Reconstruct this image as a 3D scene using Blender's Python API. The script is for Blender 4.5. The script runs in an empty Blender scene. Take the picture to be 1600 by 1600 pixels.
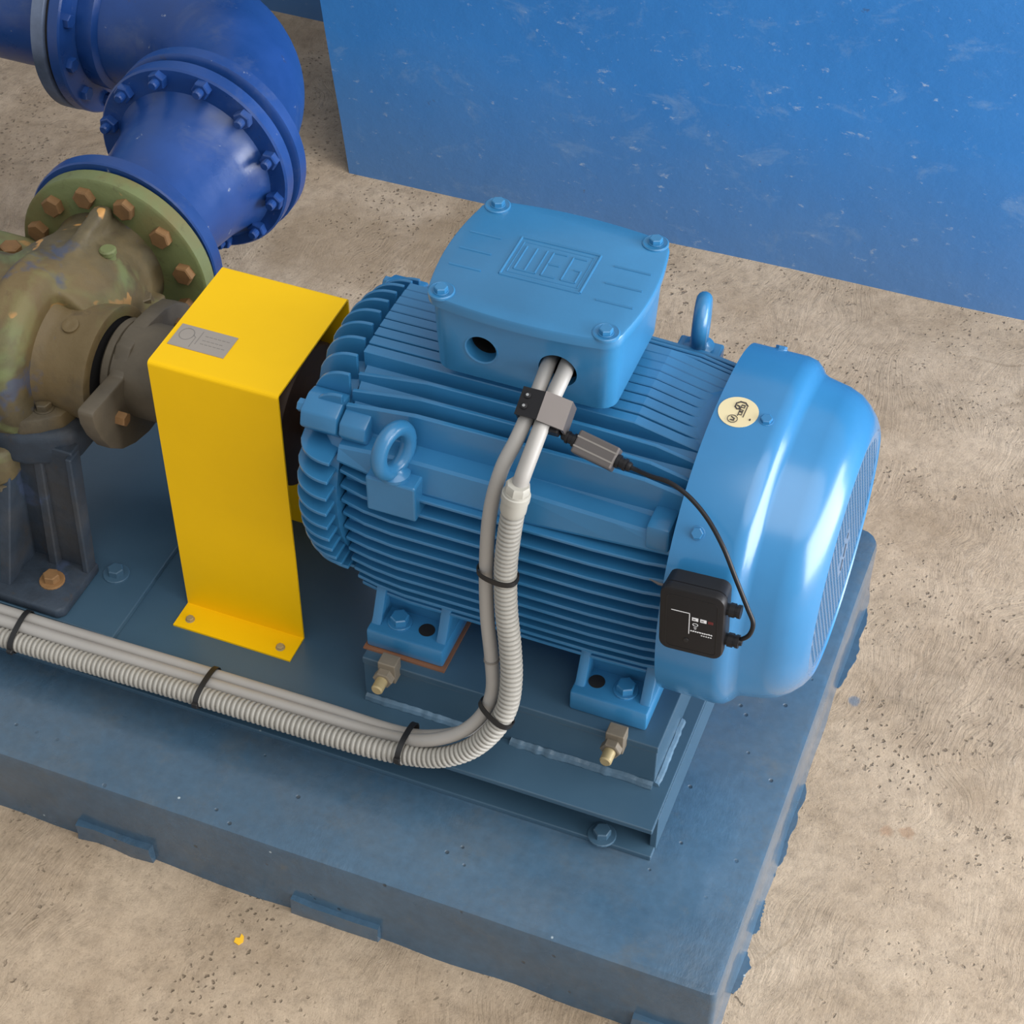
import bpy, bmesh, math, random
from mathutils import Matrix, Vector, noise

random.seed(7)
PI = math.pi
scene = bpy.context.scene
COL = scene.collection

# ------------------------------------------------------------------ camera
cam_d = bpy.data.cameras.new('camera')
cam_d.sensor_width = 36.0
cam_d.lens = 2999.6 / 1600.0 * 36.0
cam_d.clip_start = 0.05
cam = bpy.data.objects.new('camera', cam_d)
COL.objects.link(cam)
cam.matrix_world = (Matrix.Translation((0, 0, 2.2)) @ Matrix.Rotation(0.366406, 4, 'Z')
                    @ Matrix.Rotation(0.779278, 4, 'X') @ Matrix.Rotation(0.00833, 4, 'Z'))
scene.camera = cam

# ------------------------------------------------------------------ light
world = bpy.data.worlds.new('overcast_sky')
scene.world = world
world.use_nodes = True
bg = world.node_tree.nodes['Background']
bg.inputs['Color'].default_value = (0.93, 0.97, 1.0, 1)
bg.inputs['Strength'].default_value = 0.46

sun_d = bpy.data.lights.new('daylight', 'SUN')
sun_d.energy = 1.35
sun_d.angle = math.radians(55)
sun_d.color = (1.0, 0.965, 0.91)
sun = bpy.data.objects.new('daylight', sun_d)
COL.objects.link(sun)
sd = Vector((0.62, -0.22, 1.05))           # direction towards the light
sun.rotation_euler = sd.to_track_quat('Z', 'Y').to_euler()

# daylight from the open side of the shed, well to the right of the pump set
op_d = bpy.data.lights.new('open_side', 'AREA')
op_d.shape = 'RECTANGLE'
op_d.size = 4.2
op_d.size_y = 2.2
op_d.energy = 270
op_d.color = (0.97, 0.98, 1.0)
op = bpy.data.objects.new('open_side', op_d)
COL.objects.link(op)
op.location = (3.3, 2.0, 1.05)
op.rotation_euler = (Vector((3.3, 2.0, 1.05)) - Vector((-0.6, 1.7, 0.55))).to_track_quat('Z', 'Y').to_euler()

scene.view_settings.view_transform = 'Standard'
scene.view_settings.look = 'None'
scene.view_settings.exposure = 0.38
scene.view_settings.gamma = 1.0
scene.view_settings.use_curve_mapping = False


# ------------------------------------------------------------------ materials
class NT:
    def __init__(self, name):
        self.m = bpy.data.materials.new(name)
        self.m.use_nodes = True
        self.t = self.m.node_tree
        self.b = self.t.nodes['Principled BSDF']
        self.co = None

    def n(self, typ, **kw):
        nd = self.t.nodes.new(typ)
        for k, v in kw.items():
            if k.startswith('i_'):
                key = k[2:]
                key = int(key) if key.isdigit() else key
                nd.inputs[key].default_value = v
            else:
                setattr(nd, k, v)
        return nd

    def l(self, a, b):
        self.t.links.new(a, b)

    def coord(self, scale=(1, 1, 1), loc=(0, 0, 0)):
        g = self.n('ShaderNodeNewGeometry')
        mp = self.n('ShaderNodeMapping')
        mp.inputs['Scale'].default_value = scale
        mp.inputs['Location'].default_value = loc
        self.l(g.outputs['Position'], mp.inputs['Vector'])
        return mp.outputs['Vector']

    def noise(self, vec, scale, detail=4, rough=0.6, dist=0.0):
        nd = self.n('ShaderNodeTexNoise')
        nd.inputs['Scale'].default_value = scale
        nd.inputs['Detail'].default_value = detail
        nd.inputs['Roughness'].default_value = rough
        nd.inputs['Distortion'].default_value = dist
        self.l(vec, nd.inputs['Vector'])
        return nd.outputs['Fac']

    def ramp(self, fac, stops, interp='LINEAR'):
        r = self.n('ShaderNodeValToRGB')
        r.color_ramp.interpolation = interp
        e = r.color_ramp.elements
        while len(e) < len(stops):
            e.new(0.5)
        for el, (p, c) in zip(e, stops):
            el.position = p
            el.color = (c, c, c, 1) if not hasattr(c, '__len__') else tuple(c) + (1,)
        self.l(fac, r.inputs['Fac'])
        return r.outputs['Color']

    def mix(self, fac, a, b, mode='MIX'):
        m = self.n('ShaderNodeMix', data_type='RGBA', blend_type=mode)
        for sock, v in ((m.inputs[0], fac), (m.inputs[6], a), (m.inputs[7], b)):
            if isinstance(v, (int, float)):
                sock.default_value = v
            elif hasattr(v, '__len__'):
                sock.default_value = tuple(v) + (1,)
            else:
                self.l(v, sock)
        return m.outputs[2]

    def bump(self, h, strength=0.3, dist=0.002, prev=None):
        b = self.n('ShaderNodeBump')
        b.inputs['Strength'].default_value = strength
        b.inputs['Distance'].default_value = dist
        self.l(h, b.inputs['Height'])
        if prev is not None:
            self.l(prev, b.inputs['Normal'])
        return b.outputs['Normal']


def paint(name, col, rough=0.4, vary=0.12, bump=0.15, bscale=140, metal=0.0, coat=0.0, spec=0.5):
    k = NT(name)
    v = k.coord()
    f = k.noise(v, 9, 5)
    lo = tuple(c * (1 - vary) for c in col)
    hi = tuple(min(1, c * (1 + vary)) for c in col)
    c = k.ramp(f, [(0.3, lo), (0.7, hi)])
    k.l(c, k.b.inputs['Base Color'])
    k.b.inputs['Roughness'].default_value = rough
    k.b.inputs['Metallic'].default_value = metal
    k.b.inputs['Coat Weight'].default_value = coat
    k.b.inputs['Coat Roughness'].default_value = 0.16
    k.b.inputs['Specular IOR Level'].default_value = spec
    if bump:
        k.l(k.bump(k.noise(v, bscale, 3), bump, 0.001), k.b.inputs['Normal'])
    return k.m


M = {}
M['motor'] = paint('motor_blue_paint', (0.031, 0.180, 0.375), 0.33, 0.08, 0.12, 220, coat=0.3)
M['cowl'] = paint('cowl_blue_paint', (0.029, 0.178, 0.385), 0.25, 0.05, 0.03, 60, coat=0.4)
M['yellow'] = paint('yellow_enamel', (0.90, 0.535, 0.002), 0.45, 0.02, 0.02, 60, spec=0.22)
M['pipe'] = paint('royal_blue_paint', (0.013, 0.058, 0.245), 0.33, 0.22, 0.10, 60)
M['greyblue'] = paint('grey_blue_steel_paint', (0.046, 0.100, 0.155), 0.40, 0.16, 0.10, 60)
M['ringgrey'] = paint('worn_grey_blue_flange', (0.10, 0.13, 0.20), 0.5, 0.5, 0.2, 60)
M['cable'] = paint('light_grey_cable_sheath', (0.36, 0.342, 0.322), 0.42, 0.05, 0.0)
M['conduit'] = paint('light_grey_corrugated_plastic', (0.345, 0.33, 0.298), 0.5, 0.06, 0.0)
M['black'] = paint('black_plastic', (0.011, 0.0105, 0.012), 0.42, 0.1, 0.03, 300, spec=0.3)
M['blackmatt'] = paint('black_nylon', (0.010, 0.010, 0.011), 0.5, 0.1, 0.0)
M['dark'] = paint('dark_cavity', (0.008, 0.007, 0.007), 0.7, 0.2, 0.0)  # near-black colour painting shade in holes and recesses; also gasket and seal
M['alu'] = paint('grey_anodised_metal', (0.13, 0.115, 0.11), 0.42, 0.06, 0.05, 300, metal=0.5)
M['steel'] = paint('bright_steel', (0.55, 0.55, 0.55), 0.3, 0.1, 0.0, metal=0.9)
M['brass'] = paint('zinc_yellow_bolt', (0.40, 0.32, 0.17), 0.45, 0.2, 0.1, 200, metal=0.3)
M['tan'] = paint('tan_lug_metal', (0.20, 0.17, 0.13), 0.5, 0.35, 0.2, 120, metal=0.2)
M['copper'] = paint('copper_shim', (0.36, 0.16, 0.085), 0.45, 0.3, 0.1, 100, metal=0.4)
M['rust'] = paint('rusty_bolt', (0.20, 0.105, 0.040), 0.75, 0.45, 0.5, 120)
M['rustdark'] = paint('dark_rusty_iron', (0.045, 0.022, 0.012), 0.6, 0.5, 0.3, 60, metal=0.2)
M['hub'] = paint('grimy_brown_iron', (0.092, 0.074, 0.050), 0.55, 0.35, 0.4, 90)
M['plate'] = paint('grey_nameplate', (0.36, 0.315, 0.275), 0.45, 0.05, 0.0, metal=0.2)
M['plateink'] = paint('nameplate_ink', (0.22, 0.20, 0.18), 0.6, 0.05, 0.0)
M['white'] = paint('white_print', (0.80, 0.80, 0.82), 0.5, 0.02, 0.0)
M['redink'] = paint('red_print', (0.25, 0.03, 0.03), 0.5, 0.02, 0.0)
M['cream'] = paint('cream_sticker', (0.74, 0.62, 0.37), 0.4, 0.03, 0.0)
M['ink'] = paint('dark_brown_ink', (0.045, 0.035, 0.035), 0.5, 0.05, 0.0)
M['weld'] = paint('painted_weld', (0.085, 0.150, 0.215), 0.3, 0.35, 0.6, 160)
M['chip'] = paint('yellow_paint_chip', (0.85, 0.48, 0.02), 0.6, 0.1, 0.2)
M['gland'] = paint('pale_grey_gland', (0.42, 0.405, 0.36), 0.5, 0.04, 0.0)


def mat_floor():
    k = NT('troweled_concrete')
    v = k.coord()

    def mul(a, b):
        m_ = k.n('ShaderNodeMath', operation='MULTIPLY')
        for sock, q in ((m_.inputs[0], a), (m_.inputs[1], b)):
            if isinstance(q, (int, float)):
                sock.default_value = q
            else:
                k.l(q, sock)
        return m_.outputs[0]

    def warp(scale, amount, src=v):
        n_ = k.n('ShaderNodeTexNoise')
        n_.inputs['Scale'].default_value = scale
        n_.inputs['Detail'].default_value = 3
        k.l(src, n_.inputs['Vector'])
        a_ = k.n('ShaderNodeVectorMath', operation='MULTIPLY_ADD')
        a_.inputs[1].default_value = (amount, amount, 0)
        k.l(n_.outputs['Color'], a_.inputs[0])
        k.l(src, a_.inputs[2])
        return a_.outputs[0]

    c = k.ramp(k.noise(v, 1.3, 5, 0.6), [(0.30, (0.335, 0.246, 0.164)), (0.55, (0.435, 0.338, 0.240)), (0.75, (0.485, 0.388, 0.286))])
    c = k.mix(0.45, c, k.ramp(k.noise(v, 6, 7, 0.7), [(0.32, (0.25, 0.182, 0.118)), (0.62, (0.515, 0.410, 0.305))]))
    fine = k.noise(v, 38, 8, 0.75)
    c = k.mix(1.0, c, k.ramp(fine, [(0.30, 0.74), (0.50, 1.0), (0.72, 1.16)]), 'MULTIPLY')
    grit = k.noise(v, 240, 3, 0.6)
    c = k.mix(1.0, c, k.ramp(grit, [(0.30, 0.80), (0.45, 1.0)]), 'MULTIPLY')
    # trowel strokes in patches, drawn out along warped bands
    def strokes(rot, sx, sy, wsc, wam, psc, ploc, lo, hi):
        mp = k.n('ShaderNodeMapping')
        mp.inputs['Rotation'].default_value = (0, 0, rot)
        mp.inputs['Scale'].default_value = (sx, sy, 1)
        k.l(warp(wsc, wam), mp.inputs['Vector'])
        st_ = k.noise(mp.outputs['Vector'], 1.0, 6, 0.72)
        pt_ = k.ramp(k.noise(k.coord(loc=ploc), psc, 3), [(lo, 0.0), (hi, 1.0)])
        return st_, pt_
    s1, p1 = strokes(0.25, 120, 10, 2.4, 0.42, 3.4, (0, 0, 0), 0.44, 0.62)
    s2, p2 = strokes(-0.9, 130, 12, 1.8, 0.30, 2.9, (4, 9, 0), 0.50, 0.64)
    for st_, pt_ in ((s1, p1), (s2, p2)):
        d_ = mul(k.ramp(st_, [(0.27, 1.0), (0.42, 0.0)]), pt_)
        c = k.mix(mul(d_, 0.55), c, (0.205, 0.150, 0.095))
        l_ = mul(k.ramp(st_, [(0.60, 0.0), (0.74, 1.0)]), pt_)
        c = k.mix(mul(l_, 0.45), c, (0.56, 0.475, 0.39))
    # pores of two sizes
    hs = None
    for sc_, am, th, msc, ml, seed in ((34, 0.030, 0.15, 3.7, 0.47, 0.0), (85, 0.014, 0.20, 5.3, 0.45, 2.0)):
        vo = k.n('ShaderNodeTexVoronoi')
        vo.inputs['Scale'].default_value = sc_
        k.l(warp(70, am), vo.inputs['Vector'])
        pm = k.ramp(k.noise(k.coord(loc=(seed, seed, 0)), msc, 4), [(ml, 0.0), (ml + 0.16, 1.0)])
        po = mul(k.ramp(vo.outputs['Distance'], [(th * 0.6, 1.0), (th * 1.25, 0.0)]), pm)
        c = k.mix(mul(po, 0.72), c, (0.125, 0.090, 0.058))
        hs = po if hs is None else k.mix(1.0, hs, po, 'ADD')
    # hairline joints of the trowel passes
    ve = k.n('ShaderNodeTexVoronoi', feature='DISTANCE_TO_EDGE')
    ve.inputs['Scale'].default_value = 1.9
    k.l(warp(3.0, 0.35), ve.inputs['Vector'])
    cm = k.ramp(k.noise(k.coord(loc=(7, 3, 0)), 2.3, 3), [(0.50, 0.0), (0.62, 1.0)])
    cr = mul(k.ramp(ve.outputs['Distance'], [(0.0, 1.0), (0.010, 0.0)]), cm)
    c = k.mix(mul(cr, 0.5), c, (0.20, 0.145, 0.09))

    def spot(cx, cy, r, soft, edge):
        d = k.n('ShaderNodeVectorMath', operation='DISTANCE')
        d.inputs[1].default_value = (cx, cy, FLOOR)
        w2 = warp(edge, r * 2.2)
        sub = k.n('ShaderNodeVectorMath', operation='SUBTRACT')
        sub.inputs[1].default_value = (r * 1.1, r * 1.1, 0)
        k.l(w2, sub.inputs[0])
        k.l(sub.outputs[0], d.inputs[0])
        return k.ramp(d.outputs['Value'], [(r, 1.0), (r + soft, 0.0)])
    c = k.mix(spot(-0.179, 1.965, 0.0075, 0.002, 55), c, (0.17, 0.19, 0.22))
    c = k.mix(mul(spot(-0.045, 1.750, 0.010, 0.002, 70), 0.75), c, (0.33, 0.215, 0.135))
    c = k.mix(mul(spot(-0.075, 1.742, 0.007, 0.002, 70), 0.7), c, (0.33, 0.205, 0.125))
    c = k.mix(mul(spot(-1.42, 2.72, 0.09, 0.06, 9), 0.5), c, (0.235, 0.165, 0.095))
    c = k.mix(mul(spot(-1.18, 2.80, 0.10, 0.05, 9), 0.5), c, (0.235, 0.165, 0.095))
    k.l(c, k.b.inputs['Base Color'])
    k.b.inputs['Roughness'].default_value = 0.8
    k.b.inputs['Specular IOR Level'].default_value = 0.3
    n1 = k.bump(fine, 0.5, 0.007)
    n1 = k.bump(grit, 0.25, 0.0015, n1)
    n2 = k.bump(k.mix(p1, (0.5, 0.5, 0.5), s1), 0.65, 0.009, n1)
    n2 = k.bump(k.mix(p2, (0.5, 0.5, 0.5), s2), 0.55, 0.009, n2)
    n3 = k.bump(k.ramp(hs, [(0, 1.0), (1, 0.0)]), 0.7, 0.004, n2)
    k.l(n3, k.b.inputs['Normal'])
    return k.m


def mat_wall():
    k = NT('scuffed_blue_wall_paint')
    v = k.coord()
    c = k.ramp(k.noise(v, 2.0, 4), [(0.3, (0.023, 0.170, 0.480)), (0.7, (0.035, 0.212, 0.570))])
    # chalky scuffs
    sc = k.coord(scale=(1.2, 1.0, 2.0))
    s = k.noise(sc, 7.0, 8, 0.72, 0.5)
    c = k.mix(k.ramp(s, [(0.555, 0.0), (0.78, 0.5)]), c, (0.26, 0.40, 0.60))
    s2 = k.noise(sc, 28.0, 5, 0.7)
    c = k.mix(k.ramp(s2, [(0.625, 0.0), (0.74, 0.75)]), c, (0.42, 0.52, 0.66))
    s3 = k.noise(v, 40.0, 3, 0.6)
    c = k.mix(k.ramp(s3, [(0.22, 0.6), (0.28, 0.0)]), c, (0.05, 0.07, 0.12))
    # greyer colour mixed in towards the foot of the wall
    g = k.n('ShaderNodeNewGeometry')
    sp = k.n('ShaderNodeSeparateXYZ')
    k.l(g.outputs['Position'], sp.inputs[0])
    z2 = k.n('ShaderNodeMath', operation='MULTIPLY_ADD')
    k.l(k.noise(v, 4, 4), z2.inputs[0]); z2.inputs[1].default_value = -0.22
    k.l(sp.outputs['Z'], z2.inputs[2])
    foot_grey = k.ramp(z2.outputs[0], [(0.0, 0.42), (0.12, 0.0)])
    mr = k.n('ShaderNodeMapRange')
    mr.inputs[1].default_value = -0.25; mr.inputs[2].default_value = 0.10
    mr.inputs[3].default_value = 0.50; mr.inputs[4].default_value = 0.0
    k.l(z2.outputs[0], mr.inputs[0])
    c = k.mix(mr.outputs[0], c, (0.105, 0.150, 0.215))
    k.l(c, k.b.inputs['Base Color'])
    k.b.inputs['Roughness'].default_value = 0.5
    n1 = k.bump(k.noise(v, 16, 5, 0.6), 0.25, 0.006)
    k.l(k.bump(s2, 0.2, 0.003, n1), k.b.inputs['Normal'])
    return k.m


def mat_plinth():
    k = NT('slate_blue_floor_paint')
    v = k.coord()
    c = k.ramp(k.noise(v, 2.6, 5), [(0.3, (0.037, 0.080, 0.132)), (0.7, (0.055, 0.117, 0.188))])
    # dusty grey brown films
    c = k.mix(k.ramp(k.noise(v, 4.5, 7, 0.72), [(0.46, 0.0), (0.72, 0.60)]), c, (0.080, 0.096, 0.110))
    c = k.mix(k.ramp(k.noise(k.coord(loc=(3, 5, 1)), 11, 6, 0.75), [(0.55, 0.0), (0.74, 0.45)]), c, (0.098, 0.106, 0.104))
    fine = k.noise(v, 60, 6, 0.7)
    c = k.mix(1.0, c, k.ramp(fine, [(0.3, 0.86), (0.7, 1.12)]), 'MULTIPLY')
    vo = k.n('ShaderNodeTexVoronoi'); vo.inputs['Scale'].default_value = 23
    k.l(v, vo.inputs['Vector'])
    pm = k.ramp(k.noise(k.coord(loc=(1, 2, 3)), 3.5, 3), [(0.45, 0.0), (0.55, 1.0)])
    pit = k.mix(1.0, k.ramp(vo.outputs['Distance'], [(0.045, 0.8), (0.085, 0.0)]), pm, 'MULTIPLY')
    c = k.mix(pit, c, (0.025, 0.035, 0.045))
    vo2 = k.n('ShaderNodeTexVoronoi'); vo2.inputs['Scale'].default_value = 15
    k.l(k.coord(loc=(3.3, 1.7, 0)), vo2.inputs['Vector'])
    c = k.mix(k.ramp(vo2.outputs['Distance'], [(0.022, 0.8), (0.038, 0.0)]), c, (0.46, 0.54, 0.58))
    k.l(c, k.b.inputs['Base Color'])
    k.l(k.ramp(k.noise(v, 6, 5), [(0.3, 0.20), (0.7, 0.42)]), k.b.inputs['Roughness'])
    rough_patch = k.ramp(k.noise(k.coord(loc=(8, 2, 0)), 3.0, 3), [(0.5, 0.0), (0.62, 1.0)])
    h = k.mix(rough_patch, (0.5, 0.5, 0.5), k.noise(k.coord(scale=(1, 0.45, 1)), 34, 6, 0.7))
    n1 = k.bump(h, 0.35, 0.006)
    n1 = k.bump(k.noise(v, 10, 4), 0.12, 0.01, n1)
    n2 = k.bump(k.ramp(pit, [(0.0, 1.0), (0.8, 0.0)]), 0.5, 0.003, n1)
    k.l(n2, k.b.inputs['Normal'])
    k.b.inputs['Coat Weight'].default_value = 0.6
    k.b.inputs['Coat Roughness'].default_value = 0.12
    return k.m


def mat_skid():
    k = NT('dark_slate_steel_paint')
    v = k.coord()
    c = k.ramp(k.noise(v, 3.2, 5), [(0.3, (0.036, 0.082, 0.130)), (0.7, (0.054, 0.110, 0.168))])
    vo = k.n('ShaderNodeTexVoronoi'); vo.inputs['Scale'].default_value = 13
    k.l(v, vo.inputs['Vector'])
    c = k.mix(k.ramp(vo.outputs['Distance'], [(0.015, 0.6), (0.028, 0.0)]), c, (0.35, 0.40, 0.42))
    k.l(c, k.b.inputs['Base Color'])
    k.b.inputs['Roughness'].default_value = 0.36
    k.l(k.bump(k.noise(v, 30, 5, 0.6), 0.06, 0.003), k.b.inputs['Normal'])
    k.b.inputs['Coat Weight'].default_value = 0.3
    k.b.inputs['Coat Roughness'].default_value = 0.25
    return k.m


def mat_pump(name, green=0.5, blue=0.35, base=(0.090, 0.070, 0.035), chips=0.0, ochre=0.6):
    k = NT(name)
    v = k.coord()
    c = k.ramp(k.noise(v, 9, 6, 0.7), [(0.28, tuple(b * 0.55 for b in base)), (0.5, base), (0.72, tuple(b * 1.55 for b in base))])
    g = k.noise(k.coord(loc=(1.3, 4.2, 0.7)), 7.5, 4, 0.6, 0.6)
    c = k.mix(k.ramp(g, [(0.60 - green * 0.2, 0.0), (0.70 - green * 0.2, 0.8)]), c, (0.150, 0.180, 0.070))
    o = k.noise(k.coord(loc=(5.1, 0.4, 2.7)), 13, 3, 0.55, 0.4)
    c = k.mix(k.ramp(o, [(0.625 + chips, 0.0), (0.65 + chips, 0.9)], 'LINEAR'), c, (0.55, 0.28, 0.085))
    oc = k.noise(k.coord(loc=(0.7, 2.2, 8.1)), 6, 4, 0.6)
    c = k.mix(k.ramp(oc, [(0.48, 0.0), (0.62, ochre)]), c, (0.175, 0.115, 0.040))
    b = k.noise(k.coord(loc=(9.1, 3.4, 6.7)), 10, 4, 0.6)
    c = k.mix(k.ramp(b, [(0.68 - blue * 0.2, 0.0), (0.74 - blue * 0.2, 0.7)]), c, (0.045, 0.066, 0.125))
    rr = k.noise(k.coord(loc=(2.1, 7.4, 4.7)), 30, 4, 0.7)
    c = k.mix(k.ramp(rr, [(0.6, 0.0), (0.75, 0.5)]), c, (0.055, 0.036, 0.02))
    k.l(c, k.b.inputs['Base Color'])
    k.b.inputs['Roughness'].default_value = 0.6
    n1 = k.bump(k.noise(v, 55, 6, 0.7), 0.35, 0.003)
    n2 = k.bump(o, 0.25, 0.004, n1)
    k.l(n2, k.b.inputs['Normal'])
    return k.m


def mat_pipe():
    k = NT('royal_blue_pipe_paint')
    v = k.coord()
    c = k.ramp(k.noise(v, 6, 5), [(0.3, (0.009, 0.040, 0.165)), (0.7, (0.013, 0.060, 0.245))])
    c = k.mix(k.ramp(k.noise(k.coord(loc=(2, 1, 4)), 9, 6, 0.72, 0.4), [(0.54, 0.0), (0.74, 0.45)]), c, (0.085, 0.115, 0.210))
    c = k.mix(k.ramp(k.noise(k.coord(loc=(6, 3, 2)), 13, 5, 0.7), [(0.64, 0.0), (0.72, 0.7)]), c, (0.040, 0.038, 0.050))
    c = k.mix(k.ramp(k.noise(k.coord(loc=(1, 8, 5)), 60, 4, 0.6), [(0.70, 0.0), (0.76, 0.7)]), c, (0.30, 0.34, 0.42))
    k.l(c, k.b.inputs['Base Color'])
    k.l(k.ramp(k.noise(v, 12, 4), [(0.3, 0.24), (0.7, 0.44)]), k.b.inputs['Roughness'])
    k.l(k.bump(k.noise(v, 50, 5, 0.6), 0.16, 0.002), k.b.inputs['Normal'])
    return k.m


FLOOR = -0.135
M['pipe'] = mat_pipe()
M['floor'] = mat_floor()
M['wall'] = mat_wall()
M['plinth'] = mat_plinth()
M['skid'] = mat_skid()
M['pump'] = mat_pump('weathered_green_brown_paint')
M['bearing'] = mat_pump('grimy_olive_brown_paint', 0.25, 0.1, (0.092, 0.074, 0.046), 0.08)
M['greenflange'] = mat_pump('worn_green_flange_paint', 1.6, -0.6, (0.130, 0.132, 0.052), 0.06)
M['leg'] = mat_pump('dark_blue_dirty_pedestal_paint', -0.6, 0.3, (0.022, 0.034, 0.052), 0.09, 0.12)


# ------------------------------------------------------------------ helpers
WORLD_OF = {}


def obj(name, bm, mat, parent=None, mw=None, smooth=False, label=None):
    if isinstance(bm, bmesh.types.BMesh):
        bmesh.ops.recalc_face_normals(bm, faces=bm.faces)
        me = bpy.data.meshes.new(name)
        bm.to_mesh(me)
        bm.free()
        if smooth:
            for p in me.polygons:
                p.use_smooth = True
            try:
                me.set_sharp_from_angle(angle=math.radians(38))
            except Exception:
                pass
        if mat:
            me.materials.append(M[mat])
    else:
        me = bm
    o = bpy.data.objects.new(name, me)
    COL.objects.link(o)
    mw = mw or Matrix.Identity(4)
    o.matrix_basis = mw
    WORLD_OF[o.name] = mw
    if parent is not None:
        o.parent = parent
        o.matrix_parent_inverse = WORLD_OF[parent.name].inverted()
    if label:
        o['label'] = label
    return o


def thing(name, label, cat, loc=(0, 0, 0), group=None):
    o = bpy.data.objects.new(name, None)
    o.empty_display_size = 0.05
    COL.objects.link(o)
    o.matrix_basis = Matrix.Translation(loc)
    WORLD_OF[o.name] = Matrix.Translation(loc)
    return tag(o, label, cat, group)


def tag(o, label, cat, group=None):
    o['label'] = label
    o['category'] = cat
    if group:
        o['group'] = group
    return o


def struct(o, label=None, cat=None):
    o['kind'] = 'structure'
    if label:
        o['label'] = label
    if cat:
        o['category'] = cat
    return o


def add_box(bm, lo, hi, mat=None):
    vs = []
    for z in (lo[2], hi[2]):
        for y in (lo[1], hi[1]):
            for x in (lo[0], hi[0]):
                p = Vector((x, y, z))
                vs.append(bm.verts.new(mat @ p if mat else p))
    for f in ((0, 1, 3, 2), (4, 6, 7, 5), (0, 4, 5, 1), (2, 3, 7, 6), (0, 2, 6, 4), (1, 5, 7, 3)):
        bm.faces.new([vs[i] for i in f])
    return vs


def bev(bm, w, seg=2, angle=0.5):
    ed = [e for e in bm.edges if len(e.link_faces) == 2 and e.calc_face_angle(0) > angle]
    bmesh.ops.bevel(bm, geom=ed, offset=w, segments=seg, profile=0.5, affect='EDGES', clamp_overlap=True)


def box_bm(lo, hi, w=0.0, seg=2, mat=None):
    bm = bmesh.new()
    add_box(bm, lo, hi, mat)
    bmesh.ops.recalc_face_normals(bm, faces=bm.faces)
    if w:
        bev(bm, w, seg)
    return bm


def add_prism(bm, pts, d0, d1, axis):
    """pts: 2D outline; axis 'x': pts are (y,z); 'y': (x,z); 'z': (x,y)."""
    def mk(p, d):
        return {'x': (d, p[0], p[1]), 'y': (p[0], d, p[1]), 'z': (p[0], p[1], d)}[axis]
    a = [bm.verts.new(mk(p, d0)) for p in pts]
    b = [bm.verts.new(mk(p, d1)) for p in pts]
    n = len(pts)
    bm.faces.new(a)
    bm.faces.new(list(reversed(b)))
    for i in range(n):
        j = (i + 1) % n
        bm.faces.new((a[i], b[i], b[j], a[j]))


def prism_bm(pts, d0, d1, axis, w=0.0, seg=1):
    bm = bmesh.new()
    add_prism(bm, pts, d0, d1, axis)
    bmesh.ops.recalc_face_normals(bm, faces=bm.faces)
    if w:
        bev(bm, w, seg)
    return bm


def add_lathe(bm, prof, axis, c, segs=48, cap=True, a0=0.0, a1=2 * PI, sup=None):
    """prof: list of (t, r) along the axis; c: the two other coordinates."""
    full = abs((a1 - a0) - 2 * PI) < 1e-6
    rings = []
    for ti, (t, r) in enumerate(prof):
        ring = []
        sp_ = sup[ti] if isinstance(sup, list) else sup
        for i in range(segs if full else segs + 1):
            a = a0 + (a1 - a0) * i / segs
            ca, sa = math.cos(a), math.sin(a)
            if sp_:
                q = (abs(ca) ** sp_ + abs(sa) ** sp_) ** (-1.0 / sp_)
                ca, sa = ca * q, sa * q
            u, w = c[0] + r * ca, c[1] + r * sa
            ring.append(bm.verts.new({'x': (t, u, w), 'y': (u, t, w), 'z': (u, w, t)}[axis]))
        rings.append(ring)
    m = len(rings[0])
    for k in range(len(rings) - 1):
        for i in range(m if full else m - 1):
            j = (i + 1) % m
            bm.faces.new((rings[k][i], rings[k][j], rings[k + 1][j], rings[k + 1][i]))
    if cap and full:
        bm.faces.new(rings[0])
        bm.faces.new(list(reversed(rings[-1])))


def lathe_bm(prof, axis, c, segs=48, cap=True, **kw):
    bm = bmesh.new()
    add_lathe(bm, prof, axis, c, segs, cap, **kw)
    return bm


def spline(pts, n=8):
    P = [Vector(p) for p in pts]
    P = [P[0] * 2 - P[1]] + P + [P[-1] * 2 - P[-2]]
    out = []
    for i in range(1, len(P) - 2):
        for k in range(n):
            t = k / n
            a, b, c, d = P[i - 1], P[i], P[i + 1], P[i + 2]
            out.append(0.5 * ((2 * b) + (c - a) * t + (2 * a - 5 * b + 4 * c - d) * t * t + (3 * b - a - 3 * c + d) * t ** 3))
    out.append(P[-2].copy())
    return out


def resample(pts, step):
    out = [pts[0].copy()]
    need = step
    for a, b in zip(pts, pts[1:]):
        L = (b - a).length
        s = 0.0
        while L - s >= need:
            s += need
            out.append(a.lerp(b, s / L))
            need = step
        need -= (L - s)
    return out


def add_tube(bm, pts, rad, segs=12, cap=True):
    """rad: number or function(i, n)."""
    n = len(pts)
    rings = []
    nrm = None
    for i, p in enumerate(pts):
        t = (pts[min(i + 1, n - 1)] - pts[max(i - 1, 0)]).normalized()
        if nrm is None:
            nrm = t.orthogonal().normalized()
        nrm = (nrm - t * nrm.dot(t)).normalized()
        bn = t.cross(nrm)
        r = rad(i, n) if callable(rad) else rad
        rings.append([bm.verts.new(p + (nrm * math.cos(2 * PI * k / segs) + bn * math.sin(2 * PI * k / segs)) * r) for k in range(segs)])
    for a, b in zip(rings, rings[1:]):
        for k in range(segs):
            j = (k + 1) % segs
            bm.faces.new((a[k], a[j], b[j], b[k]))
    if cap:
        bm.faces.new(rings[0])
        bm.faces.new(list(reversed(rings[-1])))


def tube_bm(pts, rad, segs=12, cap=True):
    bm = bmesh.new()
    add_tube(bm, pts, rad, segs, cap)
    return bm


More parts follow.
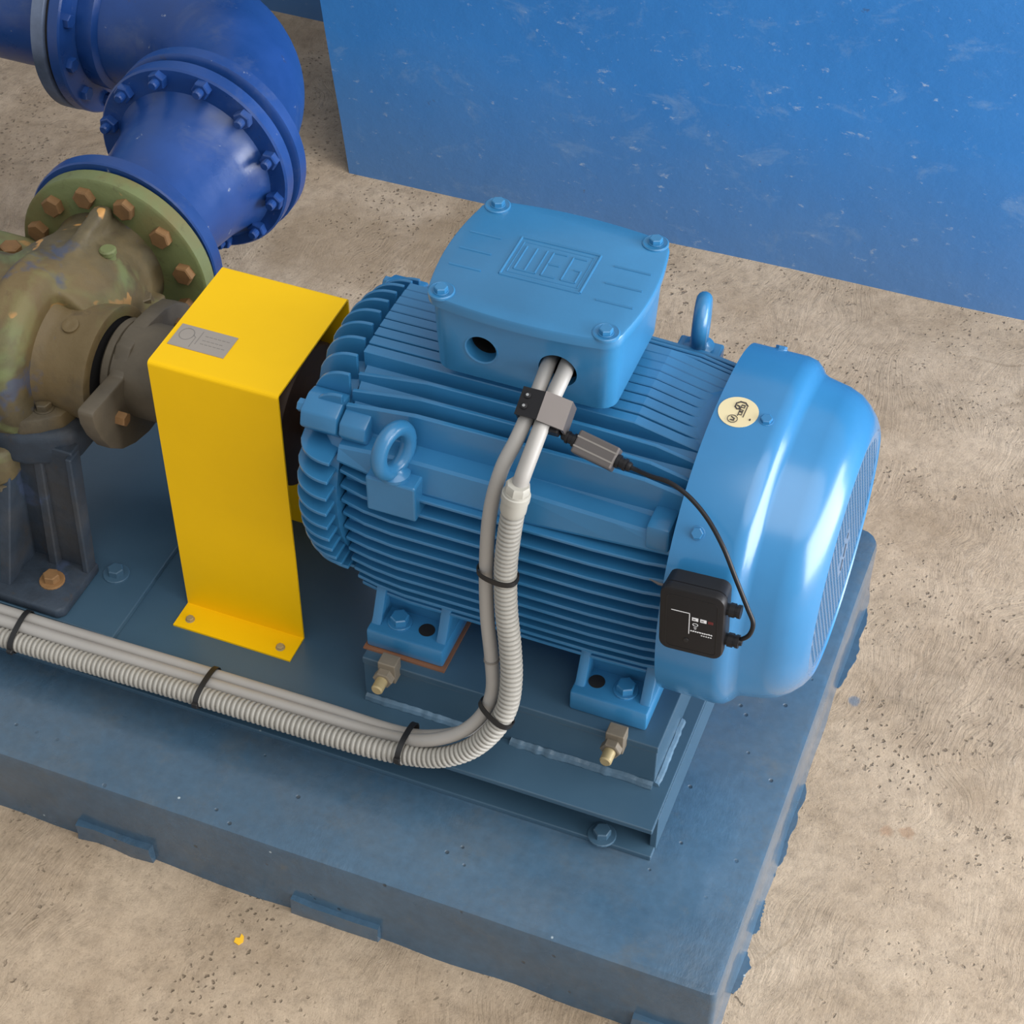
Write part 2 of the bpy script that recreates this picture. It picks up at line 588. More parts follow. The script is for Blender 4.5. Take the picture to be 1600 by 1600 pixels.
def frame(origin, x, z):
    """Matrix with local Z along z and local X near x."""
    z = Vector(z).normalized()
    x = Vector(x)
    x = (x - z * x.dot(z)).normalized()
    y = z.cross(x)
    m = Matrix((x, y, z)).transposed().to_4x4()
    m.translation = Vector(origin)
    return m


def add_ribbons(bm, polylines, w, h, mat):
    """flat raised strokes: polylines in local XY, stroke width w, height h along local Z."""
    cnt = 0
    for pl in polylines:
        for (a, b) in zip(pl, pl[1:]):
            cnt += 1
            hh_ = h + 0.00002 * (cnt % 7)
            a, b = Vector((a[0], a[1])), Vector((b[0], b[1]))
            d = (b - a)
            if d.length < 1e-7:
                continue
            d.normalize()
            nn = Vector((-d.y, d.x)) * (w / 2)
            e = d * (w / 2)
            q = [a - e - nn, b + e - nn, b + e + nn, a - e + nn]
            lo = [bm.verts.new(mat @ Vector((p.x, p.y, 0))) for p in q]
            hi = [bm.verts.new(mat @ Vector((p.x, p.y, hh_))) for p in q]
            bm.faces.new(hi)
            for i in range(4):
                j = (i + 1) % 4
                bm.faces.new((lo[i], lo[j], hi[j], hi[i]))


def add_strokes(bm, polylines, r, mat):
    """half-sunk round raised strokes (cast lettering)."""
    for pl in polylines:
        for a, b in zip(pl, pl[1:]):
            add_tube(bm, [mat @ Vector((a[0], a[1], 0)), mat @ Vector((b[0], b[1], 0))], r * (1 + 0.01 * random.random()), 10)


def arc_pts(cx, cy, rx, ry, a0, a1, n=14):
    return [(cx + rx * math.cos(a0 + (a1 - a0) * i / n), cy + ry * math.sin(a0 + (a1 - a0) * i / n)) for i in range(n + 1)]


# shared fastener meshes (local Z = out of the surface)
def hex_mesh(name, r, h, mat, washer=0.0, wh=0.003, stub=0.0, stub_h=0.0, dome=True):
    bm = bmesh.new()
    z0 = wh if washer else 0.0
    if washer:
        add_lathe(bm, [(0, washer), (wh * 0.8, washer), (wh, washer * 0.95)], 'z', (0, 0), 20)
    pr = [(z0, r), (z0 + h * 0.88, r), (z0 + h, r * 0.86)]
    add_lathe(bm, pr, 'z', (0, 0), 6)
    if stub:
        add_lathe(bm, [(z0 + h - 0.001, stub), (z0 + h + stub_h * 0.8, stub), (z0 + h + stub_h, stub * 0.75)], 'z', (0, 0), 14)
    bmesh.ops.recalc_face_normals(bm, faces=bm.faces)
    me = bpy.data.meshes.new(name)
    bm.to_mesh(me)
    bm.free()
    me.materials.append(M[mat])
    return me


HEX = {
    'motor_foot': hex_mesh('hex_bolt_foot', 0.0135, 0.011, 'motor', 0.0175, 0.003),
    'lid': hex_mesh('hex_bolt_lid', 0.0085, 0.006, 'motor', 0.0095, 0.0015),
    'ear': hex_mesh('hex_bolt_ear', 0.009, 0.009, 'motor'),
    'skid': hex_mesh('hex_bolt_skid', 0.0125, 0.011, 'greyblue', 0.020, 0.003),
    'rust_anchor': hex_mesh('hex_bolt_rust_anchor', 0.0125, 0.012, 'rust', 0.019, 0.003),
    'rust': hex_mesh('hex_bolt_rust', 0.0165, 0.013, 'rust'),
    'pipe': hex_mesh('hex_nut_pipe', 0.0150, 0.013, 'pipe', 0, 0, 0.0078, 0.012),
    'pipebolt': hex_mesh('hex_bolt_pipe', 0.0130, 0.010, 'pipe'),
    'rivet': hex_mesh('hex_bolt_guard', 0.0058, 0.004, 'brass', 0.007, 0.001),
    'grime': hex_mesh('hex_bolt_grime', 0.0125, 0.010, 'bearing', 0.015, 0.002),
    'coupling': hex_mesh('hex_bolt_coupling', 0.0105, 0.014, 'rust'),
    'cowl': hex_mesh('cowl_screw', 0.0075, 0.004, 'cowl', 0.009, 0.001),
}


def bolt(kind, name, pos, nrm, parent, spin=0.0):
    m = frame(pos, (1, 0.01, 0.02) if abs(Vector(nrm).normalized().x) < 0.9 else (0, 1, 0.02), nrm) @ Matrix.Rotation(spin, 4, 'Z')
    return obj(name, HEX[kind], None, parent, m)


# ------------------------------------------------------------------ setting
bm = bmesh.new()
v = [bm.verts.new(p) for p in ((-5, -1.5, FLOOR), (3.5, -1.5, FLOOR), (3.5, 5, FLOOR), (-5, 5, FLOOR))]
bm.faces.new(v)
struct(obj('floor', bm, 'floor'), 'rough troweled beige concrete floor', 'floor')

# near blue wall: its plinth-like end flares slightly at the foot
bm = bmesh.new()
nx, nz = 40, 14
W0 = Vector((-1.498, 2.957)); W1 = Vector((1.6, 3.062))
rows = []
for k in range(nz + 1):
    z = FLOOR + 1.5 * k / nz
    h = z - FLOOR
    row = []
    for i in range(nx + 1):
        s = i / nx
        p = W0.lerp(W1, s)
        xl = -0.075 * min(1.0, h / 0.9) - 0.012 * (1 - math.exp(-h * 6))
        x = p.x + xl * (1 - s)
        y = p.y + 0.006 * noise.noise(Vector((p.x * 2.2, h * 2.2, 0))) - 0.012 * math.exp(-h * 14)
        row.append(bm.verts.new((x, y, z)))
    rows.append(row)
for a, b in zip(rows, rows[1:]):
    for i in range(nx):
        bm.faces.new((a[i], a[i + 1], b[i + 1], b[i]))
# end, top and rear faces
lb = [bm.verts.new((r[0].co.x - 0.01, 3.34, r[0].co.z)) for r in rows]
rb = [bm.verts.new((r[-1].co.x, 3.34, r[-1].co.z)) for r in rows]
for k in range(nz):
    bm.faces.new((rows[k][0], rows[k + 1][0], lb[k + 1], lb[k]))
    bm.faces.new((rows[k][-1], rb[k], rb[k + 1], rows[k + 1][-1]))
    bm.faces.new((lb[k], lb[k + 1], rb[k + 1], rb[k]))
bm.faces.new(rows[-1] + [rb[-1], lb[-1]])
struct(obj('wall_back', bm, 'wall', smooth=True), 'scuffed blue painted wall behind the motor', 'wall')

struct(obj('wall_far', box_bm((-5, 3.46, FLOOR - 0.01), (3.5, 3.62, 1.4), 0.004), 'wall'),
       'blue painted wall in the gap beyond the pipe elbow', 'wall')

# ------------------------------------------------------------------ plinth
PX1, PY0, PY1 = -0.213, 1.306, 2.205
plinth = thing('concrete_plinth', 'long slate blue painted concrete plinth under the pump set', 'plinth', (-1.3, 1.75, FLOOR))
bm = bmesh.new()
outline = []
R = 0.03
for (cx, cy, a0) in ((PX1 - R, PY1 - R, 0), (-2.6, PY1, PI / 2), (-2.6, PY0, PI), (PX1 - 0.008, PY0 + 0.008, -PI / 2)):
    r = R if a0 == 0 else (0.008 if a0 == -PI / 2 else 0)
    for i in range(5 if r else 1):
        a = a0 + (PI / 2) * i / 4
        outline.append((cx + r * math.cos(a), cy + r * math.sin(a)))
# subdivide outline
fine = []
for i, p in enumerate(outline):
    q = outline[(i + 1) % len(outline)]
    L = math.hypot(q[0] - p[0], q[1] - p[1])
    n = max(1, int(L / 0.03))
    for k in range(n):
        fine.append((p[0] + (q[0] - p[0]) * k / n, p[1] + (q[1] - p[1]) * k / n))
cxm, cym = -1.4, 1.75
def ring(inset, z, wob):
    out = []
    for (x, y) in fine:
        dx = inset if x > cxm else -inset
        nx_ = wob * noise.noise(Vector((x * 9, y * 9, z * 9 + 3)))
        sx = 1 if x > PX1 - 0.05 else 0
        sy = -1 if y < PY0 + 0.02 else (1 if y > PY1 - 0.02 else 0)
        out.append(bm.verts.new((x + sx * (nx_ - inset), y + sy * (nx_ - inset), z + 0.3 * wob * noise.noise(Vector((x * 12, y * 12, 7))))))
    return out
rs = [ring(-0.006, FLOOR - 0.01, 0.007), ring(-0.001, FLOOR + 0.02, 0.004), ring(0.0, FLOOR + 0.05, 0.0006), ring(0.0, -0.012, 0.0004), ring(0.0025, -0.003, 0.0006), ring(0.010, 0.0, 0.0006)]
for a, b in zip(rs, rs[1:]):
    for i in range(len(a)):
        j = (i + 1) % len(a)
        bm.faces.new((a[i], a[j], b[j], b[i]))
bm.faces.new(rs[-1])
obj('plinth_block', bm, 'plinth', plinth, smooth=True)
# shuttering strips left on the foot of the front face
for x0, x1 in ((-1.172, -1.050), (-0.826, -0.692), (-0.318, -0.232)):
    b = bmesh.new()
    add_box(b, (x0, PY0 - 0.010, FLOOR - 0.005), (x1, PY0 + 0.004, FLOOR + 0.032))
    bmesh.ops.subdivide_edges(b, edges=b.edges[:], cuts=3, use_grid_fill=True)
    for vv in b.verts:
        vv.co.x += 0.004 * noise.noise(vv.co * 30)
        vv.co.y += 0.004 * noise.noise(vv.co * 26 + Vector((3, 1, 2)))
        vv.co.z += 0.005 * noise.noise(vv.co * 18 + Vector((7, 1, 2)))
    obj('mortar_strip', b, 'plinth', plinth, smooth=True)
# films of paint smeared onto the floor along the right face
rnd = random.Random(11)
for (y0, y1, wd) in ((1.98, 2.16, 0.020), (1.60, 1.78, 0.018), (1.40, 1.47, 0.022), (1.50, 1.56, 0.014)):
    n_ = 26
    out_ = [(PX1 - 0.004, y0), (PX1 - 0.004, y1)]
    for i_ in range(n_ + 1):
        t = 1 - i_ / n_
        yy = y0 + (y1 - y0) * t
        env = math.sin(PI * t) ** 0.6
        out_.append((PX1 + 0.004 + 0.8 * wd * env * (0.45 + 0.55 * noise.noise(Vector((yy * 30, wd * 90, 0)))) + 0.003 * rnd.random(), yy))
    obj('paint_smear', prism_bm(out_, FLOOR - 0.001, FLOOR + 0.0016, 'z'), 'plinth', plinth)

# ------------------------------------------------------------------ steel base frame
ZF = 0.0775
XE = -0.359
skid = thing('base_frame', 'dark slate blue welded steel base frame bolted to the plinth', 'base frame', (-1.2, 1.7, 0))
obj('lower_flange', box_bm((-2.4, 1.474, 0.0), (XE, 1.99, 0.009), 0.0015), 'skid', skid)
obj('top_plate', box_bm((-2.4, 1.468, ZF - 0.009), (XE, 1.99, ZF), 0.0015), 'skid', skid)
obj('web_plate', box_bm((-2.4, 1.520, 0.009), (XE - 0.004, 1.532, ZF - 0.009)), 'skid', skid)
obj('web_plate', box_bm((-2.4, 1.925, 0.009), (XE - 0.004, 1.937, ZF - 0.009)), 'skid', skid)
obj('end_plate', box_bm((XE - 0.008, 1.492, 0.004), (XE + 0.0015, 1.985, ZF - 0.003), 0.001), 'skid', skid)
obj('pump_mounting_plate', box_bm((-2.4, 1.4955, ZF), (-1.193, 1.96, ZF + 0.010), 0.0015), 'skid', skid)
BX0, BX1, BY0, BZ = -0.811, -0.3805, 1.541, 0.161
obj('motor_pedestal', box_bm((BX0, BY0, ZF), (BX1, 1.915, BZ - 0.012), 0.0015), 'skid', skid)
obj('pedestal_top_plate', box_bm((BX0 - 0.0012, BY0 - 0.0012, BZ - 0.012), (BX1 + 0.0012, 1.9162, BZ), 0.0015), 'skid', skid)


def weld(p0, p1, r, seed):
    n = max(8, int((Vector(p1) - Vector(p0)).length / 0.004))
    pts = []
    for i in range(n + 1):
        p = Vector(p0).lerp(Vector(p1), i / n)
        pts.append(p + 0.0012 * noise.noise_vector(p * 45 + Vector((seed, 0, 0))))
    b = tube_bm(pts, lambda i, nn: r * (1 + 0.25 * noise.noise(Vector((i * 0.45, seed, 1)))), 8)
    obj('weld_bead', b, 'weld', skid, smooth=True)


weld((BX0 + 0.002, BY0 - 0.001, ZF + 0.001), (-0.648, BY0 - 0.001, ZF + 0.001), 0.0075, 1)
weld((-0.590, BY0 - 0.001, ZF + 0.001), (BX1 - 0.002, BY0 - 0.001, ZF + 0.001), 0.0078, 5)
weld((BX1 + 0.001, BY0 + 0.0, ZF + 0.001), (BX1 + 0.001, 1.66, ZF + 0.001), 0.0065, 9)
bolt('skid', 'anchor_bolt', (-0.433, 1.484, 0.009), (0, 0, 1), skid, 0.3)
bolt('skid', 'anchor_bolt', (-1.250, 1.608, ZF + 0.010), (0, 0, 1), skid, 0.1)
# jacking lugs with screws on the pedestal front
for x in (-0.768, -0.4365):
    lug = obj('jacking_lug', box_bm((x - 0.013, BY0 - 0.017, BZ - 0.016), (x + 0.013, BY0 + 0.004, BZ + 0.020), 0.0015), 'tan', skid)
    b = bmesh.new()
    add_lathe(b, [(0, 0.0145), (0.010, 0.0145), (0.011, 0.0125)], 'z', (0, 0), 6)
    obj('nut', b, 'tan', lug, frame((x - 0.002, BY0 - 0.017, BZ - 0.003), (1, 0, 0), (0, -1, 0)))
    b = bmesh.new()
    add_lathe(b, [(0, 0.0085), (0.023, 0.0085), (0.025, 0.0068)], 'z', (0, 0), 18)
    obj('screw', b, 'brass', lug, frame((x - 0.002, BY0 - 0.022, BZ - 0.003), (1, 0, 0), (0, -1, 0)), smooth=True)

tag(obj('shim_plate', box_bm((-0.817, 1.555, BZ), (-0.695, 1.66, BZ + 0.003)), 'copper'),
    'thin copper coloured shim under the motor foot nearest the yellow guard', 'shim')

# ------------------------------------------------------------------ motor
YC, ZC = 1.725, 0.425
motor = thing('electric_motor', 'large blue finned electric motor with a terminal box on top', 'motor', (-0.6, YC, BZ))
HX0, HX1 = -0.838, -0.392


def supe(a, wy, hz, p):
    ca, sa = math.cos(a), math.sin(a)
    q = (abs(ca) ** p + abs(sa) ** p) ** (-1.0 / p)
    return (YC + wy * ca * q, ZC + hz * sa * q)


core = [supe(2 * PI * i / 56, 0.150, 0.182, 2.5) for i in range(56)]
housing = obj('housing', prism_bm(core, HX0 + 0.004, -0.33, 'x'), 'motor', motor, smooth=True)

# side fins, lower run
def tip_y(z):
    tab = [(0.20, 1.615), (0.245, 1.592), (0.271, 1.580), (0.302, 1.571), (0.33, 1.565), (0.36, 1.559), (0.39, 1.555), (0.413, 1.553), (0.44, 1.551), (0.462, 1.552), (0.49, 1.554), (0.53, 1.56)]
    if z <= tab[0][0]:
        return tab[0][1]
    for (a, ya), (b, yb) in zip(tab, tab[1:]):
        if z <= b:
            return ya + (yb - ya) * (z - a) / (b - a)
    return tab[-1][1]


for i in range(11):
    z = 0.4885 - 0.0252 * i
    ty = tip_y(z)
    d = 0.012 if i < 4 else 0.010
    pts = [(HX0, 1.63), (HX0, ty + d), (HX0 + 0.035, ty + 0.003), (HX0 + 0.075, ty - 0.001), (HX1 - 0.10, ty - 0.001), (HX1 - 0.03, ty + 0.002), (HX1 + 0.01, ty + 0.008), (HX1 + 0.01, 1.63)]
    obj('cooling_fin', prism_bm(pts, z - 0.0028, z + 0.0028, 'z', 0.0012), 'motor', housing)
# upright fins stepping down from the saddle; their top edges arch slightly
def up_fin(y, z_end, z_mid, th, zb, mirror=False):
    top = [(HX0, z_end), (HX0 + 0.045, z_end + 0.45 * (z_mid - z_end)), (HX0 + 0.095, z_mid - 0.001), (-0.66, z_mid), (-0.52, z_mid), (HX1 - 0.05, z_mid - 0.003), (HX1 + 0.006, z_end)]
    pts = [(HX0, zb)] + top + [(HX1 + 0.006, zb)]
    yy = 2 * YC - y if mirror else y
    return prism_bm(pts, yy - th, yy + th, 'y', 0.0012)


for mir in (False, True):
    obj('cooling_fin', up_fin(1.639, 0.596, 0.611, 0.0028, 0.535, mir), 'motor', housing)
    obj('cooling_fin', up_fin(1.619, 0.584, 0.600, 0.0028, 0.530, mir), 'motor', housing)
    obj('cooling_fin', up_fin(1.600, 0.576, 0.589, 0.0035, 0.505, mir), 'motor', housing)
obj('housing_web', box_bm((HX0 + 0.002, 1.61, 0.50), (HX1 + 0.004, 1.84, 0.545)), 'motor', housing)
# shoulder rail: flat shelf and the face below, bowed along its length
def rail_bm(mir):
    bb = bmesh.new()
    rings = []
    for x, w in ((HX0, 0.0), (HX0 + 0.05, 0.6), (HX0 + 0.10, 1.0), (-0.60, 1.0), (-0.47, 0.4), (HX1 + 0.008, 0.0)):
        zt, zbm = 0.531 + 0.008 * w, 0.508 - 0.017 * w
        sec_ = [(1.66, zt + 0.001), (1.597, zt + 0.001), (1.572, zt - 0.001), (1.568, zt - 0.004), (1.5615, zbm + 0.004), (1.5625, zbm), (1.60, zbm - 0.004), (1.66, zbm - 0.004)]
        rings.append([bb.verts.new((x, 2 * YC - y if mir else y, z)) for y, z in sec_])
    for a_, c_ in zip(rings, rings[1:]):
        for i_ in range(8):
            j_ = (i_ + 1) % 8
            bb.faces.new((a_[i_], a_[j_], c_[j_], c_[i_]))
    bb.faces.new(rings[0]); bb.faces.new(rings[-1])
    return bb
for mir in (False, True):
    obj('shoulder_rail', rail_bm(mir), 'motor', housing)
# lug at the fan end of the rail
obj('rail_lug', box_bm((-0.426, 1.558, 0.512), (-0.395, 1.604, 0.551), 0.005), 'motor', housing, smooth=True)

# saddle with closely set ribs
SY0, SY1, SZ = 1.656, 1.806, 0.622
sp = [(HX0, 0.53), (HX0, SZ - 0.012), (HX1 - 0.085, SZ - 0.012), (HX1 + 0.004, SZ - 0.034), (HX1 + 0.004, 0.53)]
obj('saddle', prism_bm(sp, SY0 + 0.001, SY1 - 0.001, 'y'), 'motor', housing)
nr = 9
pitch = (SY1 - SY0) / nr
for i in range(nr):
    y0 = SY0 + i * pitch
    dz = -0.004 * ((i - (nr - 1) / 2) / 4.0) ** 2
    sp = [(HX0 - 0.0005, 0.585), (HX0 - 0.0005, SZ + dz), (HX1 - 0.085, SZ + dz), (HX1 + 0.0045, SZ - 0.020 + dz), (HX1 + 0.0045, 0.575)]
    obj('saddle_rib', prism_bm(sp, y0, y0 + pitch - 0.0016, 'y', 0.0012), 'motor', housing)

# drive end shield
SX0, SX1 = -0.905, -0.843
shield = obj('end_shield', lathe_bm([(SX0 + 0.012, 0.06), (SX0 + 0.012, 0.11), (SX0 + 0.022, 0.145), (SX1 - 0.012, 0.168), (SX1 + 0.004, 0.172)], 'x', (YC, ZC), 56), 'motor', motor, smooth=True)
SR = 0.205


def shoulder(s):
    """radius factor along the shield: 0 at the front, 1 at the housing."""
    return math.sqrt(max(0.0, 1 - (1 - s) ** 2.4))


# upright fins over the top
for i in range(11):
    y = YC - 0.125 + 0.0245 * i
    hz = math.sqrt(SR ** 2 - (y - YC) ** 2)
    pts = [(SX1, ZC + hz * 0.62)]
    for k in range(15):
        s = 1 - k / 14
        pts.append((SX0 + (SX1 - SX0) * s + 0.016 * (abs(y - YC) / 0.13) ** 2 * (1 - s), ZC + hz * (0.70 + 0.30 * shoulder(s))))
    pts.append((SX0 + 0.020, ZC + hz * 0.62))
    obj('shield_fin', prism_bm(pts, y - 0.0026, y + 0.0026, 'y', 0.001), 'motor', shield)
# level fins down the front flank
for i in range(12):
    z = 0.512 - 0.0245 * i
    wy = math.sqrt(max(0.01, 0.196 ** 2 - (z - ZC) ** 2 * 0.95))
    pts = [(SX1, YC - wy * 0.62)]
    for k in range(15):
        s = 1 - k / 14
        pts.append((SX0 + (SX1 - SX0) * s + 0.016 * (abs(z - ZC) / 0.18) ** 2 * (1 - s), YC - wy * (0.70 + 0.30 * shoulder(s))))
    pts.append((SX0 + 0.020, YC - wy * 0.62))
    obj('shield_fin', prism_bm(pts, z - 0.0028, z + 0.0028, 'z', 0.001), 'motor', shield)
# bolted ears joining shield and housing, front and rear shoulders
for sgn in (1, -1):
    def my(y):
        return y if sgn > 0 else 2 * YC - y
    ylo, yhi = sorted((my(1.566), my(1.66)))
    e1 = [(my(1.622), 0.572), (my(1.602), 0.576), (my(1.577), 0.566), (my(1.571), 0.545), (my(1.588), 0.524), (my(1.625), 0.518)]
    ear = obj('bolt_ear', prism_bm(e1, -0.893, SX1 + 0.001, 'x', 0.003, 2), 'motor', shield, smooth=True)
    e2 = [(my(1.610), 0.566), (my(1.598), 0.570), (my(1.576), 0.562), (my(1.571), 0.546), (my(1.582), 0.528), (my(1.612), 0.522)]
    obj('bolt_ear', prism_bm(e2, HX0 - 0.001, -0.802, 'x', 0.003, 2), 'motor', housing, smooth=True)
    bolt('ear', 'hex_bolt', (-0.893, my(1.592), 0.560), (-1, 0, 0), shield)
# shaft
obj('shaft', lathe_bm([(-1.0, 0.030), (-0.93, 0.030), (-0.93, 0.045), (-0.89, 0.045)], 'x', (1.72, 0.415), 32), 'rustdark', motor, smooth=True)

# eye bolts on their bosses
def eyebolt(x, y, z, ang, bz0, front=True):
    if front:
        obj('eyebolt_boss', box_bm((x - 0.034, y - 0.017, bz0), (x + 0.034, y + 0.06, z), 0.003), 'motor', housing)
    else:
        obj('eyebolt_boss', box_bm((x - 0.030, y - 0.05, bz0), (x + 0.030, y + 0.018, z), 0.003), 'motor', housing)
    eb = obj('eyebolt', lathe_bm([(z, 0.020), (z + 0.005, 0.020), (z + 0.007, 0.017), (z + 0.010, 0.013), (z + 0.014, 0.011)], 'z', (x, y), 24), 'motor', motor, smooth=True)
    pts = []
    R0 = 0.0295
    d = Vector((math.cos(ang), math.sin(ang), 0))
    c = Vector((x, y, z + 0.012 + R0))
    for i in range(37):
        a = 2 * PI * i / 36
        pts.append(c + d * (R0 * 0.94 * math.cos(a)) + Vector((0, 0, R0 * 1.1 * math.sin(a))))
    obj('eye_ring', tube_bm(pts, 0.0105, 14, cap=False), 'motor', eb, smooth=True)


eyebolt(-0.755, 1.557, 0.520, math.radians(72), 0.462)
eyebolt(-0.462, 1.884, 0.562, math.radians(100), 0.53, False)

# feet
def foot(x0, x1, bolt_x, hole_x, lift):
    ft = obj('motor_foot', None, None) if False else None
    b = bmesh.new()
    zb, zt, y0, y1 = BZ + lift, BZ + 0.036, 1.560, 1.70
    add_box(b, (x0, y0, zb), (x1, y1, zt))
    bmesh.ops.recalc_face_normals(b, faces=b.faces)
    bev(b, 0.004, 2)
    f = obj('motor_foot', b, 'motor', motor, smooth=True)
    # pad wall joining the frame
    obj('foot_wall', prism_bm([(1.612, zt - 0.002), (1.60, 0.26), (1.66, 0.30), (1.70, zt - 0.002)], x0 + 0.012, x1 - 0.012, 'x', 0.002), 'motor', f)
    for gx in (x0 + 0.0015, x1 - 0.0165):
        g = [(1.571, zt - 0.004), (1.580, zt + 0.008), (1.606, 0.262), (1.66, 0.30), (1.66, zt - 0.004)]
        obj('gusset', prism_bm(g, gx, gx + 0.015, 'x', 0.003, 2), 'motor', f, smooth=True)
    bolt('motor_foot', 'hex_bolt', (bolt_x, 1.590, zt), (0, 0, 1), f, 0.5)
    obj('bolt_hole_shade', lathe_bm([(zt - 0.002, 0.0115), (zt + 0.0006, 0.0115)], 'z', (hole_x, 1.590), 24), 'dark', f)  # near-black disc laid on the foot, painted shade of the hole


foot(-0.814, -0.699, -0.775, -0.7345, 0.003)
foot(-0.514, -0.404, -0.444, -0.4855, 0.0)

# fan cowl
CP, CRAD = 2.28, 0.2215
prof = [(-0.387, 0.2190), (-0.387, CRAD), (-0.3155, CRAD), (-0.304, 0.2190), (-0.2965, 0.2130), (-0.291, 0.2060), (-0.284, 0.2030), (-0.255, 0.1995), (-0.238, 0.195), (-0.225, 0.187), (-0.214, 0.1765), (-0.2085, 0.168), (-0.2065, 0.1635), (-0.2085, 0.1610), (-0.2085, 0.157)]
prin = [(-0.217, 0.157), (-0.222, 0.166), (-0.235, 0.182), (-0.258, 0.193), (-0.30, 0.199), (-0.32, 0.2170)]
csup = [CP] * 7 + [2.22, 2.16, 2.10, 2.05, 2.02, 2.0, 2.0, 2.0] + [2.0, 2.02, 2.08, 2.15, 2.2, CP]
cowl = obj('fan_cowl', lathe_bm(prof + prin, 'x', (YC, ZC), 96, cap=False, sup=csup), 'cowl', motor, smooth=True)
# perforated grille: hexagonal cells around round holes
GXP, GR = -0.2085, 0.159
b = bmesh.new()
s = 0.0124
rows_n = int(GR / (s * 0.866)) + 2
for j in range(-rows_n, rows_n + 1):
    for i in range(-rows_n, rows_n + 1):
        cy = (i + (0.5 if j % 2 else 0)) * s
        cz = j * s * 0.866
        rr = math.hypot(cy, cz)
        if rr > GR - 0.003:
            continue
        blank = (abs(cz) < 0.042 and abs(cy) < 0.030 and abs(cy) / 0.032 + abs(cz) / 0.075 < 1)
        oc = [(YC + cy + s / math.sqrt(3) * math.cos(PI / 6 + k * PI / 3), ZC + cz + s / math.sqrt(3) * math.sin(PI / 6 + k * PI / 3)) for k in range(6)]
        ov = [bm_v for bm_v in (b.verts.new((GXP, y, z)) for y, z in oc)]
        if blank or rr > 0.1475:
            b.faces.new(ov)
            continue
        ih = [b.verts.new((GXP, YC + cy + s * 0.385 * math.cos(PI / 6 + k * PI / 3), ZC + cz + s * 0.385 * math.sin(PI / 6 + k * PI / 3))) for k in range(6)]
        il = [b.verts.new((GXP - 0.0015, w.co.y, w.co.z)) for w in ih]
        for k in range(6):
            q = (k + 1) % 6
            b.faces.new((ov[k], ov[q], ih[q], ih[k]))
            b.faces.new((ih[k], ih[q], il[q], il[k]))
obj('fan_grille', b, 'cowl', cowl)
obj('grille_rim', lathe_bm([(GXP - 0.001, 0.151), (GXP + 0.0004, 0.151), (GXP + 0.0004, 0.161), (GXP - 0.001, 0.161)], 'x', (YC, ZC), 72, cap=False), 'cowl', cowl)
obj('grille_recess_shade', lathe_bm([(-0.262, 0.148), (-0.258, 0.148), (-0.25, 0.06), (-0.24, 0.05)], 'x', (YC, ZC), 48), 'dark', cowl)  # near-black disc added as the dark recess seen through the grille
b = bmesh.new()
mt = frame((GXP + 0.0003, YC, ZC), (0, 1, 0), (1, 0, 0))
add_ribbons(b, [[(0.006, 0.030), (0.004, 0.024)], [(0.002, 0.014), (0.0, -0.006)], [(-0.003, -0.010), (-0.006, -0.026)]], 0.0016, 0.0006, mt)
obj('grille_marking', b, 'ink', cowl)


def on_cowl(x, a, r=0.0):
    """a: angle from the top towards the camera side; r: height over the skin."""
    def pt(t):
        c_, s_ = math.cos(t), math.sin(t)
        q = CRAD * (abs(c_) ** CP + abs(s_) ** CP) ** (-1.0 / CP)
        return Vector((x, YC - s_ * q, ZC + c_ * q))
    tg = (pt(a + 0.002) - pt(a - 0.002)).normalized()
    n_ = Vector((1, 0, 0)).cross(tg)
    if n_.dot(pt(a) - Vector((x, YC, ZC))) < 0:
        n_ = -n_
    return pt(a) + n_ * r, n_


for x, a in ((-0.3235, math.radians(9)), (-0.3595, math.radians(50)), (-0.352, math.radians(-40))):
    p, n = on_cowl(x, a, -0.0005)
    bolt('cowl', 'cowl_screw', p, n, cowl, 0.2)

# round sticker on the cowl
def curved_disc(name, x, a, r, mat, parent, h):
    bb = bmesh.new()
    ringv = []
    top = bb.verts.new(on_cowl(x, a, h)[0])
    for k in range(40):
        t = 2 * PI * k / 40
        ringv.append(bb.verts.new(on_cowl(x + r * math.cos(t), a + r * math.sin(t) / CRAD, h)[0]))
    low = [bb.verts.new(on_cowl(x + r * math.cos(2 * PI * k / 40), a + r * math.sin(2 * PI * k / 40) / CRAD, -0.0002)[0]) for k in range(40)]
    for k in range(40):
        q = (k + 1) % 40
        bb.faces.new((top, ringv[k], ringv[q]))
        bb.faces.new((ringv[k], ringv[q], low[q], low[k]))
    return obj(name, bb, mat, parent)


SA = math.radians(8.5)
st = curved_disc('sticker', -0.3590, SA, 0.0245, 'cream', cowl, 0.0007)
st['label'] = 'round cream sticker with a dark curled emblem'
p, n = on_cowl(-0.3590, SA, 0.0008)
mt = frame(p, (0.02, 1, 0), n)      # local x runs up the picture (away), local y to the left
b = bmesh.new()
def st_pl(L):
    return [(q[0] * 0.001, q[1] * 0.001) for q in L]
curl = [(12, -8), (16, -4), (16, 2), (12, 6), (6, 6), (3, 3), (4, 0), (8, 1), (9, 4)]
add_ribbons(b, [st_pl(curl)], 0.0016, 0.0004, mt)
add_ribbons(b, [st_pl(arc_pts(-14, 3, 6, 6, 0, 2 * PI, 18))], 0.0007, 0.0004, mt)
add_ribbons(b, [st_pl([(-11, 5), (-13, 1), (-16, 1), (-16, 5)])], 0.0013, 0.0004, mt)
for k, xx in enumerate(range(-7, 13, 4)):
    add_ribbons(b, [st_pl([(xx, -1), (xx + 2.4, -1), (xx + 2.4, -5), (xx, -5), (xx, -1)][: 3 + k % 3])], 0.0010, 0.0004, mt)
for xx in range(-7, 9, 3):
    add_ribbons(b, [st_pl([(xx, -8), (xx + 1.8, -8)])], 0.0011, 0.0004, mt)
